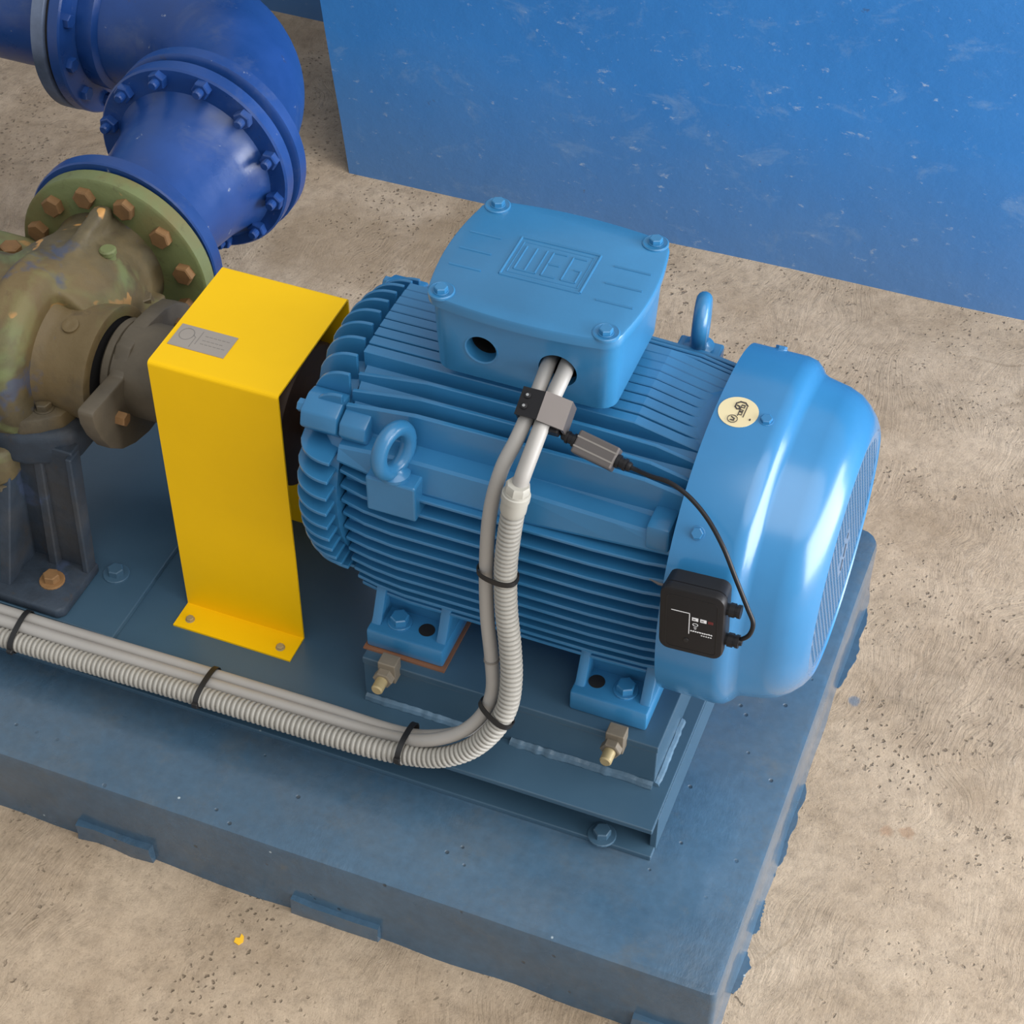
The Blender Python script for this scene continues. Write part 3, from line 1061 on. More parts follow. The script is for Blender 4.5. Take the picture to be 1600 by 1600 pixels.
add_ribbons(b, [st_pl([(-9, -17), (-8, -17)])], 0.0018, 0.0004, mt)
obj('sticker_print', b, 'ink', cowl)

# terminal box
TX, TY = -0.616, 1.726
def rrect(cx, cy, hx, hy, r, n=6, bulge=0.0):
    out = []
    for sx, sy, a0 in ((1, 1, 0), (-1, 1, PI / 2), (-1, -1, PI), (1, -1, 3 * PI / 2)):
        for i in range(n + 1):
            a = a0 + PI / 2 * i / n
            out.append((cx + sx * (hx - r) + r * math.cos(a), cy + sy * (hy - r) + r * math.sin(a)))
    if bulge:
        fine2 = []
        for i, p in enumerate(out):
            q = out[(i + 1) % len(out)]
            L = math.hypot(q[0] - p[0], q[1] - p[1])
            k = 10 if L > 0.05 else 1
            for j in range(k):
                t = j / k
                x, y = p[0] + (q[0] - p[0]) * t, p[1] + (q[1] - p[1]) * t
                w = bulge * 4 * t * (1 - t)
                if abs(q[0] - p[0]) > abs(q[1] - p[1]):
                    y += w if y > cy else -w
                else:
                    x += w if x > cx else -w
                fine2.append((x, y))
        out = fine2
    return out


def loft_bm(sections, cap0=True, cap1=True):
    bb = bmesh.new()
    rings = [[bb.verts.new((x, y, z)) for x, y in pts] for pts, z in sections]
    for a, c in zip(rings, rings[1:]):
        for i in range(len(a)):
            j = (i + 1) % len(a)
            bb.faces.new((a[i], a[j], c[j], c[i]))
    if cap0:
        bb.faces.new(rings[0])
    if cap1:
        bb.faces.new(rings[-1])
    return bb


ZL = 0.765
TB0 = 0.640
# body with two real knock-out openings in the front wall
tbox_bm = loft_bm([(rrect(TX, TY, 0.112, 0.086, 0.020), TB0), (rrect(TX, TY, 0.116, 0.089, 0.021), TB0 + 0.004), (rrect(TX, TY, 0.1195, 0.094, 0.022), ZL - 0.030), (rrect(TX, TY, 0.1195, 0.0945, 0.022), ZL - 0.016)])
tbox = obj('terminal_box', tbox_bm, 'motor', motor, smooth=True)
cut_bm = bmesh.new()
holes = [(-0.6685, 0.6915, 0.0195), (-0.5705, 0.6885, 0.0245)]
lid = obj('lid', loft_bm([
    (rrect(TX, TY, 0.1165, 0.092, 0.020, bulge=0.006), ZL - 0.0185),
    (rrect(TX, TY, 0.1165, 0.092, 0.020, bulge=0.006), ZL - 0.0160),
    (rrect(TX, TY, 0.1235, 0.1035, 0.024, bulge=0.008), ZL - 0.0155),
    (rrect(TX, TY, 0.1240, 0.1042, 0.024, bulge=0.008), ZL - 0.0040),
    (rrect(TX, TY, 0.1230, 0.1030, 0.024, bulge=0.008), ZL - 0.0010),
    (rrect(TX, TY, 0.1210, 0.1010, 0.023, bulge=0.008), ZL)]), 'motor', tbox, smooth=True)
obj('box_neck', box_bm((TX - 0.09, TY - 0.062, 0.60), (TX + 0.09, TY + 0.062, TB0 + 0.001)), 'motor', tbox)
for hx, hz, hr in holes:
    add_lathe(cut_bm, [(1.60, hr), (1.69, hr)], 'y', (hx, hz), 40)
cutter = obj('cutter_tmp', cut_bm, 'dark')
md = tbox.modifiers.new('openings', 'BOOLEAN')
md.operation = 'DIFFERENCE'
md.object = cutter
md.solver = 'EXACT'
dg = bpy.context.evaluated_depsgraph_get()
me2 = bpy.data.meshes.new_from_object(tbox.evaluated_get(dg))
tbox.modifiers.clear()
tbox.data = me2
bpy.data.objects.remove(cutter)
for p_ in tbox.data.polygons:
    cen = p_.center
    if any(abs(math.hypot(cen.x - hx, cen.z - hz) - hr) < 0.004 or math.hypot(cen.x - hx, cen.z - hz) < hr for hx, hz, hr in holes) and 1.645 < cen.y < 1.70 and abs(p_.normal.y) > 0.9:
        pass
for hx, hz, hr in holes:
    obj('opening_shade_sleeve', lathe_bm([(1.652, hr - 0.0002), (1.6895, hr - 0.0002)], 'y', (hx, hz), 36, cap=False), 'dark', tbox)  # near-black sleeve, shade of the opening put into colour
    obj('opening_shade_disc', lathe_bm([(1.688, hr - 0.0004), (1.6895, hr - 0.0004)], 'y', (hx, hz), 36), 'dark', tbox)  # near-black disc closing the opening as painted shade
    yf = TY - 0.094 + (ZL - 0.030 - hz) / (ZL - 0.030 - TB0) * 0.011
obj('opening_collar', lathe_bm([(1.652, 0.0195), (1.6345, 0.0195), (1.6335, 0.0215), (1.637, 0.0225)], 'y', (-0.6685, 0.6915), 36, cap=False), 'motor', tbox, smooth=True)
for sx, sy in ((-1, -1), (-1, 1), (1, -1), (1, 1)):
    px, py = TX + sx * 0.1035, TY + sy * 0.0918
    obj('corner_pad', lathe_bm([(ZL - 0.002, 0.0165), (ZL + 0.0012, 0.0165), (ZL + 0.0022, 0.0150), (ZL + 0.0012, 0.0130), (ZL + 0.0008, 0.0)], 'z', (px, py - sy * 0.001), 28, cap=False), 'motor', tbox, smooth=True)
    bolt('lid', 'hex_bolt', (px, py, ZL + 0.0008), (0, 0, 1), tbox, 0.4)
# raised emblem
EX0, EX1, EY0, EY1 = -0.668, -0.566, 1.692, 1.769
b = bmesh.new()
mt = Matrix.Translation((0, 0, ZL - 0.0002))
def em(L):
    return [(EX0 + (EX1 - EX0) * u, EY1 - (EY1 - EY0) * w) for u, w in L]
add_strokes(b, [em([(0, 0), (1, 0), (1, 1), (0, 1), (0, 0)])], 0.0019, mt)
add_strokes(b, [em([(0.06, 0.10), (0.94, 0.10), (0.94, 0.90), (0.06, 0.90), (0.06, 0.10)])], 0.0009, mt)
# three block letters
add_strokes(b, [em([(0.12, 0.20), (0.12, 0.80), (0.38, 0.80), (0.38, 0.20)]), em([(0.25, 0.20), (0.25, 0.80)])], 0.0015, mt)
add_strokes(b, [em([(0.63, 0.20), (0.46, 0.20), (0.46, 0.80), (0.63, 0.80)]), em([(0.46, 0.50), (0.61, 0.50)])], 0.0015, mt)
add_strokes(b, [em([(0.88, 0.20), (0.71, 0.20), (0.71, 0.80), (0.88, 0.80), (0.88, 0.50), (0.80, 0.50)])], 0.0015, mt)
obj('raised_emblem', b, 'motor', tbox, smooth=True)
for x0, x1 in ((TX - 0.116, TX - 0.075), (TX + 0.072, TX + 0.118)):
    for yy in (1.688, 1.722, 1.756):
        b = bmesh.new()
        add_strokes(b, [[(x0, yy), (x1, yy)]], 0.0016, mt)
        obj('raised_rib', b, 'motor', tbox, smooth=True)

# ------------------------------------------------------------------ coupling guard
guard = thing('coupling_guard', 'bright yellow sheet metal guard over the shaft coupling', 'guard', (-1.033, 1.71, ZF))
GX0, GX1, GYF, GYB, GZ, TH = -1.1275, -0.938, 1.602, 1.819, 0.5515, 0.003
sec = [(1.556, ZF), (1.556, ZF + TH), (GYF, ZF + TH)]
def arc2(cy, cz, r, a0, a1, n=4):
    return [(cy + r * math.cos(a0 + (a1 - a0) * i / n), cz + r * math.sin(a0 + (a1 - a0) * i / n)) for i in range(n + 1)]
outer = arc2(GYF + 0.006, GZ - 0.006, 0.006, PI, PI / 2) + arc2(GYB - 0.006, GZ - 0.006, 0.006, PI / 2, 0)
inner = arc2(GYB - 0.006, GZ - 0.006, 0.003, 0, PI / 2) + arc2(GYF + 0.006, GZ - 0.006, 0.003, PI / 2, PI)
sec = [(1.556, ZF), (1.556, ZF + TH), (GYF, ZF + TH)] + outer + [(GYB, ZF + TH), (1.865, ZF + TH), (1.865, ZF), (GYB - TH, ZF)] + inner + [(GYF + TH, ZF)]
obj('shell', prism_bm(sec, GX0, GX1, 'x'), 'yellow', guard)
for x in (-1.1085, -0.9615):
    bolt('rivet', 'fixing_screw', (x, 1.5735, ZF + TH), (0, 0, 1), guard)
# name plate on top: corners measured on the lid of the guard
NX0, NX1, NY0, NY1 = -1.120, -1.037, 1.643, 1.687
npl = obj('name_plate', box_bm((NX0, NY0, GZ - 0.0005), (NX1, NY1, GZ + 0.0012), 0.0004), 'plate', guard, label='small grey name plate with an outlined symbol')
b = bmesh.new()
mt = frame((NX0, NY0, GZ + 0.0011), (1, 0, 0), (0, 0, 1))
W_, H_ = NX1 - NX0, NY1 - NY0
add_ribbons(b, [[(x * W_, y * H_) for x, y in arc_pts(0.19, 0.60, 0.12, 0.26, 0, 2 * PI, 20)], [(0.36 * W_, 0.1 * H_), (0.36 * W_, 0.55 * H_), (0.31 * W_, 0.62 * H_)], [(0.42 * W_, 0.28 * H_), (0.42 * W_, 0.86 * H_)]], 0.0011, 0.0003, mt)
for yy, x1 in ((0.70, 0.90), (0.50, 0.84), (0.34, 0.90)):
    xx = 0.50
    while xx < x1:
        add_ribbons(b, [[(xx * W_, yy * H_), ((xx + 0.045) * W_, yy * H_)]], 0.0010, 0.0003, mt)
        xx += 0.075
obj('name_plate_print', b, 'plateink', npl)

# ------------------------------------------------------------------ coupling
AY, AZ = 1.722, 0.412
coup = thing('shaft_coupling', 'grimy two-armed shaft coupling half hidden under the yellow guard', 'coupling', (-1.15, AY, AZ))
obj('pump_hub', lathe_bm([(-1.252, 0.045), (-1.252, 0.064), (-1.249, 0.067), (-1.239, 0.067), (-1.238, 0.0635), (-1.236, 0.0635), (-1.235, 0.0685), (-1.150, 0.0685), (-1.148, 0.060), (-1.08, 0.060)], 'x', (AY, AZ), 48), 'hub', coup, smooth=True)
# two-lobed flange with a flat edge on each lobe
ar = [(1.661, 0.446), (1.580, 0.451), (1.576, 0.446), (1.577, 0.425), (1.586, 0.396), (1.603, 0.364), (1.630, 0.339), (1.662, 0.323), (1.700, 0.313), (1.740, 0.314), (1.770, 0.330), (1.783, 0.366),
      (1.864, 0.372), (1.868, 0.378), (1.860, 0.410), (1.846, 0.438), (1.818, 0.462), (1.785, 0.474), (1.745, 0.480), (1.690, 0.478)]
obj('arm_flange', prism_bm(ar, -1.236, -1.211, 'x', 0.004, 2), 'hub', coup, smooth=True)
obj('drive_disc', lathe_bm([(-1.108, 0.05), (-1.108, 0.110), (-1.085, 0.110), (-1.085, 0.05)], 'x', (AY, AZ), 48), 'rustdark', coup, smooth=True)
obj('motor_hub', lathe_bm([(-1.10, 0.055), (-1.02, 0.055), (-1.01, 0.098), (-1.000, 0.113), (-0.985, 0.113), (-0.984, 0.102), (-0.962, 0.102), (-0.958, 0.099), (-0.957, 0.03)], 'x', (AY, AZ), 48), 'rustdark', coup, smooth=True)
for yy, zz in ((1.632, 0.398), (1.812, 0.426)):
    bolt('coupling', 'hex_bolt', (-1.211, yy, zz), (1, 0, 0), coup, 0.2)

# ------------------------------------------------------------------ pump
pump = thing('centrifugal_pump', 'weathered green and brown cast iron pump with rusty bolts', 'pump', (-1.45, AY, ZF + 0.01))
# casting: closed shapes fused by a voxel remesh
b = bmesh.new()
add_lathe(b, [(-1.343, 0.085), (-1.343, 0.110), (-1.350, 0.127), (-1.360, 0.137), (-1.398, 0.143), (-1.406, 0.138), (-1.410, 0.116), (-1.46, 0.118), (-1.70, 0.118)], 'x', (1.7165, 0.405), 56)
# discharge neck along +Y
add_lathe(b, [(1.72, 0.105), (1.78, 0.112), (1.83, 0.102), (1.865, 0.091), (1.895, 0.088), (1.916, 0.092)], 'y', (-1.378, 0.418), 44)
# rib from the neck flange down to the casing
add_prism(b, [(1.76, 0.52), (1.80, 0.528), (1.885, 0.540), (1.905, 0.530), (1.905, 0.45), (1.76, 0.44)], -1.374, -1.352, 'x')
# split flange at the left
add_box(b, (-1.70, 1.775, 0.402), (-1.43, 1.905, 0.434))
# lug behind the bearing carrying a stud
add_box(b, (-1.350, 1.80, 0.40), (-1.300, 1.862, 0.462))
add_box(b, (-1.310, 1.80, 0.37), (-1.262, 1.87, 0.425))
bmesh.ops.recalc_face_normals(b, faces=b.faces)
cas = obj('casing', b, 'pump', pump, smooth=True)
rm = cas.modifiers.new('cast', 'REMESH')
rm.mode = 'VOXEL'; rm.voxel_size = 0.0048; rm.use_smooth_shade = True
sm = cas.modifiers.new('soft', 'SMOOTH')
sm.factor = 0.5; sm.iterations = 6
# green discharge flange and its bolts
gf = obj('discharge_flange', lathe_bm([(1.908, 0.09), (1.908, 0.150), (1.911, 0.154), (1.9345, 0.154), (1.937, 0.152), (1.937, 0.09)], 'y', (-1.3715, 0.412), 72), 'greenflange', pump, smooth=True)
for k in range(12):
    a = 2 * PI * k / 12 + 0.22
    bolt('rust', 'hex_bolt', (-1.3715 + 0.126 * math.cos(a), 1.908, 0.412 + 0.126 * math.sin(a)), (0, -1, 0), gf, k * 0.7)
# bearing housing
b = bmesh.new()
add_lathe(b, [(-1.40, 0.098), (-1.350, 0.098), (-1.338, 0.088), (-1.325, 0.083), (-1.278, 0.086), (-1.266, 0.0895), (-1.2605, 0.0895), (-1.2595, 0.087), (-1.2595, 0.074), (-1.268, 0.072), (-1.268, 0.03)], 'x', (1.7165, 0.407), 64, cap=True)
bh = obj('bearing_housing', b, 'bearing', pump, smooth=True)
obj('shaft_seal', lathe_bm([(-1.27, 0.073), (-1.263, 0.073), (-1.262, 0.045), (-1.245, 0.045)], 'x', (1.7185, 0.409), 48), 'dark', bh, smooth=True)
p = Vector((-1.305, 1.7165, 0.407)); n = Vector((0, -0.30, 0.95)).normalized()
obj('plug_boss', lathe_bm([(0.080, 0.013), (0.0875, 0.012), (0.0885, 0.008), (0.0875, 0.005)], 'z', (0, 0), 20), 'bearing', bh, frame(p, (1, 0, 0), n), smooth=True)
# split-line shelf of the bearing housing with its bolt
b = bmesh.new()
add_prism(b, [(-1.400, 1.594), (-1.352, 1.593), (-1.328, 1.606), (-1.303, 1.627), (-1.292, 1.676), (-1.292, 1.74), (-1.400, 1.74)], 0.345, 0.375, 'z')
bmesh.ops.recalc_face_normals(b, faces=b.faces)
bev(b, 0.004, 2)
br = obj('bearing_shelf', b, 'bearing', pump, smooth=True)
bolt('grime', 'hex_bolt', (-1.334, 1.632, 0.375), (0, 0, 1), br, 0.3)
b = bmesh.new()
add_prism(b, [(-1.405, 1.583), (-1.350, 1.586), (-1.312, 1.602), (-1.285, 1.622), (-1.283, 1.72), (-1.405, 1.74)], 0.292, 0.352, 'z')
bmesh.ops.recalc_face_normals(b, faces=b.faces)
bev(b, 0.013, 3)
obj('bearing_bracket', b, 'leg', pump, smooth=True)
# lower casing flange corner at the frame edge with square bolt
b = bmesh.new()
add_prism(b, [(-1.60, 1.545), (-1.405, 1.545), (-1.372, 1.575), (-1.372, 1.66), (-1.60, 1.66)], 0.262, 0.322, 'z')
bmesh.ops.recalc_face_normals(b, faces=b.faces)
bev(b, 0.008, 2)
lf = obj('casing_foot_flange', b, 'pump', pump, smooth=True)
bolt('grime', 'hex_bolt', (-1.400, 1.570, 0.322), (0, 0, 1), lf, 0.2)
bolt('grime', 'hex_nut', (-1.392, 1.575, 0.262), (0, 0, -1), lf, 0.2)
# top casing bolts
bolt('rust', 'casing_bolt', (-1.516, 1.860, 0.434), (0.05, 0.05, 1), pump, 0.5)
bolt('rust', 'casing_bolt', (-1.325, 1.834, 0.470), (0, 0, 1), pump, 0.5)
stud = obj('stud', lathe_bm([(0, 0.0105), (0.026, 0.0105), (0.028, 0.0125), (0.034, 0.0125), (0.036, 0.010)], 'z', (0, 0), 18), 'greenflange', pump, frame((-1.325, 1.834, 0.478), (1, 0, 0), (0, 0, 1)), smooth=True)
bolt('grime', 'casing_bolt', (-1.283, 1.842, 0.424), (0.1, -0.1, 1), pump, 0.9)
# pedestal leg
ZP = ZF + 0.010
b = bmesh.new()
add_prism(b, [(-1.395, 1.497), (-1.285, 1.497), (-1.276, 1.507), (-1.276, 1.605), (-1.395, 1.605)], ZP, ZP + 0.018, 'z')
bmesh.ops.recalc_face_normals(b, faces=b.faces)
bev(b, 0.004, 2)
lg = obj('pedestal_foot', b, 'leg', pump, smooth=True)
b = bmesh.new()
add_prism(b, [(1.590, ZP + 0.012), (1.606, ZP + 0.012), (1.625, 0.330), (1.602, 0.330)], -1.385, -1.281, 'x')
add_prism(b, [(1.515, ZP + 0.012), (1.60, ZP + 0.012), (1.620, 0.328), (1.590, 0.328)], -1.392, -1.374, 'x')
add_prism(b, [(1.577, ZP + 0.012), (1.60, ZP + 0.012), (1.620, 0.326), (1.597, 0.326)], -1.345, -1.330, 'x')
add_prism(b, [(1.579, ZP + 0.012), (1.60, ZP + 0.012), (1.620, 0.324), (1.594, 0.324)], -1.2885, -1.2785, 'x')
bmesh.ops.recalc_face_normals(b, faces=b.faces)
bev(b, 0.002, 1)
obj('pedestal_leg', b, 'leg', pump)
bolt('rust_anchor', 'anchor_bolt', (-1.321, 1.548, ZP + 0.018), (0, 0, 1), lg, 0.2)

# ------------------------------------------------------------------ pipework
PCX, PCZ = -1.376, 0.428
red = thing('reducer_pipe', 'royal blue flanged reducer between the green pump flange and the elbow', 'pipe', (PCX, 2.06, PCZ))
obj('reducer_barrel', lathe_bm([(1.962, 0.112), (1.972, 0.104), (1.99, 0.101), (2.06, 0.106), (2.13, 0.116), (2.155, 0.123), (2.168, 0.132), (2.172, 0.136)], 'y', (PCX, PCZ - 0.006), 64), 'pipe', red, smooth=True)
f1 = obj('small_flange', lathe_bm([(1.9395, 0.08), (1.9395, 0.154), (1.942, 0.156), (1.962, 0.156), (1.965, 0.153), (1.965, 0.08)], 'y', (PCX + 0.002, 0.418), 72), 'pipe', red, smooth=True)
f2 = obj('large_flange', lathe_bm([(2.170, 0.09), (2.170, 0.160), (2.173, 0.163), (2.194, 0.163), (2.197, 0.160), (2.197, 0.09)], 'y', (PCX, PCZ + 0.005), 80), 'pipe', red, smooth=True)
for k in range(12):
    a = 2 * PI * k / 12 + 0.22
    bolt('pipebolt', 'hex_nut', (-1.374 + 0.128 * math.cos(a), 1.965, 0.418 + 0.128 * math.sin(a)), (0, 1, 0), f1, k * 0.5)
    a += 0.06
    bolt('pipe', 'hex_nut', (PCX + 0.146 * math.cos(a), 2.170, PCZ + 0.005 + 0.146 * math.sin(a)), (0, -1, 0), f2, k * 0.5)

elb = thing('pipe_elbow', 'royal blue ninety degree pipe elbow at the top left', 'pipe', (PCX - 0.15, 2.4, PCZ))
EYS = 2.232
BR = 0.262                                   # bend radius
f3 = obj('flange', lathe_bm([(2.207, 0.09), (2.207, 0.161), (2.210, 0.165), (2.230, 0.165), (2.233, 0.162), (2.233, 0.09)], 'y', (PCX + 0.003, PCZ + 0.007), 80), 'pipe', elb, smooth=True)
cx0, cy0 = PCX - BR, EYS + 0.012
pts = [Vector((PCX, 2.225, PCZ + 0.006)), Vector((PCX, 2.236, PCZ + 0.006))]
for i in range(25):
    a = (PI / 2) * i / 24
    pts.append(Vector((cx0 + BR * math.cos(a), cy0 + BR * math.sin(a), PCZ + 0.006)))
pts.append(Vector((cx0 - 0.045, cy0 + BR, PCZ + 0.006)))
b = tube_bm(pts, lambda i, n: 0.117 if i > 1 else 0.122, 56)
obj('bend', b, 'pipe', elb, smooth=True)
EYL = cy0 + BR
obj('collar', lathe_bm([(cx0 - 0.075, 0.120), (cx0 - 0.070, 0.126), (cx0 - 0.04, 0.128), (cx0 - 0.034, 0.118)], 'x', (EYL, PCZ + 0.006), 64), 'pipe', elb, smooth=True)
FXL = cx0 - 0.098
f4 = obj('flange', lathe_bm([(FXL, 0.09), (FXL, 0.170), (FXL + 0.003, 0.173), (FXL + 0.021, 0.173), (FXL + 0.024, 0.170), (FXL + 0.026, 0.128), (FXL + 0.03, 0.120)], 'x', (EYL, PCZ + 0.006), 80), 'pipe', elb, smooth=True)
for k in range(12):
    a = 2 * PI * k / 12 + 0.1
    bolt('pipebolt', 'hex_bolt', (FXL + 0.0245, EYL + 0.150 * math.cos(a), PCZ + 0.006 + 0.150 * math.sin(a)), (1, 0, 0), f4, k * 0.5)
pip = thing('straight_pipe', 'royal blue straight pipe with a worn grey flange leaving the picture at left', 'pipe', (FXL - 0.3, EYL, PCZ))
obj('barrel', lathe_bm([(FXL - 0.9, 0.118), (FXL - 0.02, 0.118)], 'x', (EYL, PCZ + 0.006), 56), 'pipe', pip, smooth=True)
obj('flange', lathe_bm([(FXL - 0.031, 0.09), (FXL - 0.031, 0.171), (FXL - 0.029, 0.174), (FXL - 0.008, 0.174), (FXL - 0.006, 0.171), (FXL - 0.006, 0.09)], 'x', (EYL, PCZ + 0.006), 80), 'ringgrey', pip, smooth=True)
obj('gasket', lathe_bm([(FXL - 0.0065, 0.09), (FXL - 0.0065, 0.166), (FXL - 0.0005, 0.166), (FXL - 0.0005, 0.09)], 'x', (EYL, PCZ + 0.006), 64), 'dark', pip, smooth=True)

# ------------------------------------------------------------------ cables and conduit
A = [(-0.5905, 1.678, 0.676), (-0.5865, 1.650, 0.686), (-0.5844, 1.63, 0.6852), (-0.5847, 1.595, 0.6702), (-0.5902, 1.553, 0.6424), (-0.6007, 1.528, 0.6083), (-0.6096, 1.515, 0.5468), (-0.6129, 1.51, 0.4598), (-0.6112, 1.507, 0.368), (-0.6024, 1.5, 0.2915), (-0.5984, 1.492, 0.237), (-0.6092, 1.48, 0.195), (-0.638, 1.466, 0.1597), (-0.6877, 1.46, 0.1281), (-0.7523, 1.4737, 0.094), (-0.8489, 1.4711, 0.092), (-1.0485, 1.4684, 0.09), (-1.2545, 1.4642, 0.09), (-1.3609, 1.4631, 0.09), (-1.5792, 1.4598, 0.09)]
B = [(-0.5675, 1.678, 0.679), (-0.563, 1.650, 0.690), (-0.5616, 1.63, 0.6886), (-0.5645, 1.595, 0.6719), (-0.5656, 1.55, 0.6484), (-0.5687, 1.523, 0.6243), (-0.5711, 1.515, 0.6096), (-0.5745, 1.511, 0.593), (-0.577, 1.508, 0.57)]
CO = [(-0.5763, 1.508, 0.5766), (-0.5818, 1.506, 0.5214), (-0.5857, 1.506, 0.4629), (-0.5838, 1.504, 0.3947), (-0.5759, 1.498, 0.3305), (-0.5707, 1.49, 0.2778), (-0.5728, 1.48, 0.2292), (-0.588, 1.468, 0.1863), (-0.6164, 1.458, 0.1462), (-0.6555, 1.45, 0.1189), (-0.7023, 1.448, 0.1031), (-0.7595, 1.4450, 0.0969), (-0.8374, 1.4450, 0.0929), (-1.0374, 1.4450, 0.0879), (-1.2462, 1.4450, 0.0796), (-1.3538, 1.4450, 0.0761), (-1.5762, 1.4450, 0.0689)]
CC = [(-0.5935, 1.530, 0.395), (-0.588, 1.528, 0.3044), (-0.5858, 1.52, 0.2375), (-0.5981, 1.505, 0.1888), (-0.6294, 1.49, 0.1464), (-0.6789, 1.483, 0.1147), (-0.7395, 1.4882, 0.09), (-0.8579, 1.4894, 0.088), (-1.0585, 1.4866, 0.088), (-1.2658, 1.4827, 0.088), (-1.373, 1.4818, 0.088), (-1.5928, 1.4787, 0.088)]
CR = 0.0093
pa = spline(A, 8)
ca_ = obj('power_cable', tube_bm(pa, CR, 14), 'cable', smooth=True)
tag(ca_, 'smooth light grey cable hanging left of the corrugated conduit', 'cable')
cb_ = obj('power_cable', tube_bm(spline(B, 8), CR * 1.08, 14), 'cable', smooth=True)
tag(cb_, 'short light grey cable from the terminal box down into the conduit gland', 'cable')
cc_ = obj('power_cable', tube_bm(spline(CC, 8), CR, 14), 'cable', smooth=True)
tag(cc_, 'smooth grey cable lying hindmost along the base frame edge', 'cable')

pc = resample(spline(CO, 10), 0.0011)
con = thing('corrugated_conduit', 'ribbed light grey plastic conduit curving from motor to base frame', 'conduit', (-0.58, 1.5, 0.1))
PR = 7                                          # samples per corrugation


def corr(i, n):
    t = i % PR
    return (0.0142, 0.0149, 0.0149, 0.0149, 0.0142, 0.0115, 0.0115)[t]


obj('hose', tube_bm(pc, corr, 16), 'conduit', con, smooth=True)
gd = (Vector(B[6]) - Vector(CO[1])).normalized()
g0 = Vector(CO[0]) - gd * 0.006
b = bmesh.new()
add_lathe(b, [(-0.004, 0.0150), (0.000, 0.0163), (0.016, 0.0163), (0.017, 0.0175), (0.026, 0.0175), (0.027, 0.0160), (0.030, 0.0158)], 'z', (0, 0), 28)
add_lathe(b, [(0.030, 0.0155), (0.038, 0.0155), (0.041, 0.0138)], 'z', (0, 0), 8)
obj('gland', b, 'gland', con, frame(g0, (1, 0, 0), gd), smooth=True)


def ellipse_tie(name, c, ax, u_half, w_half, u, label, ang=0.0, head=True):
    """a tie loop: closed rounded band around axis ax at c; u = long direction."""
    ax = Vector(ax).normalized()
    u = Vector(u); u = (u - ax * u.dot(ax)).normalized()
    w = ax.cross(u)
    t = thing(name, label, 'cable tie', c)
    bb = bmesh.new()
    N = 40
    rings = []
    for i in range(N):
        a = 2 * PI * i / N
        ca, sa = math.cos(a), math.sin(a)
        q = (abs(ca) ** 2.6 + abs(sa) ** 2.6) ** (-1 / 2.6)
        d = u * (u_half * ca * q) + w * (w_half * sa * q)
        o_ = d.normalized()
        p_ = Vector(c) + d
        rings.append([bb.verts.new(p_ + ax * 0.0040), bb.verts.new(p_ + ax * 0.0040 + o_ * 0.0016), bb.verts.new(p_ - ax * 0.0040 + o_ * 0.0016), bb.verts.new(p_ - ax * 0.0040)])
    for i in range(N):
        j = (i + 1) % N
        for k in range(4):
            l_ = (k + 1) % 4
            bb.faces.new((rings[i][k], rings[j][k], rings[j][l_], rings[i][l_]))
    obj('band', bb, 'blackmatt', t, smooth=True)
    if head:
        d = u * (u_half * math.cos(ang)) + w * (w_half * math.sin(ang))
        obj('tie_head', box_bm((-0.0045, -0.0042, -0.001), (0.0045, 0.0042, 0.0052), 0.001), 'blackmatt', t, frame(Vector(c) + d, ax, d))
    return t


def near(path, z=None, x=None):
    return min(path, key=lambda p: abs(p.z - z) if z is not None else abs(p.x - x))


# vertical ties around the cable and the conduit
for z, nm in ((0.452, 'black cable tie around the hanging conduit, level with the lower motor fins'), (0.208, 'black cable tie around the conduit where it begins to curve')):
    a_ = near([p for p in pa if p.x > -0.64], z=z)
    k_ = near([p for p in pc if p.x > -0.62], z=z)
    c = (a_ + k_) / 2
    i_ = pc.index(k_)
    ax = (pc[i_ + 4] - pc[i_ - 4])
    if z < 0.3:
        k_ = near([p for p in pc if p.x > -0.62], z=z + 0.006)
        c = (a_ + k_) / 2
    dn = (k_ - a_).normalized()
    ea, ek = a_ - dn * (CR + 0.0003), k_ + dn * 0.0153
    ellipse_tie('cable_tie', (ea + ek) / 2, ax, (ek - ea).length / 2, 0.0153, k_ - a_, nm, head=False)
# thin ring tie on the single cable
k_ = near([p for p in pa if p.x > -0.64], z=0.293)
i_ = pa.index(k_)
b = bmesh.new()
add_lathe(b, [(-0.0015, CR), (-0.0015, CR + 0.0011), (0.0015, CR + 0.0011), (0.0015, CR)], 'z', (0, 0), 24, cap=False)
tag(obj('marker_ring', b, 'plateink', mw=frame(k_, (1, 0, 0), pa[i_ + 1] - pa[i_ - 1])), 'thin dark ring on the hanging smooth cable between two ties', 'ring')
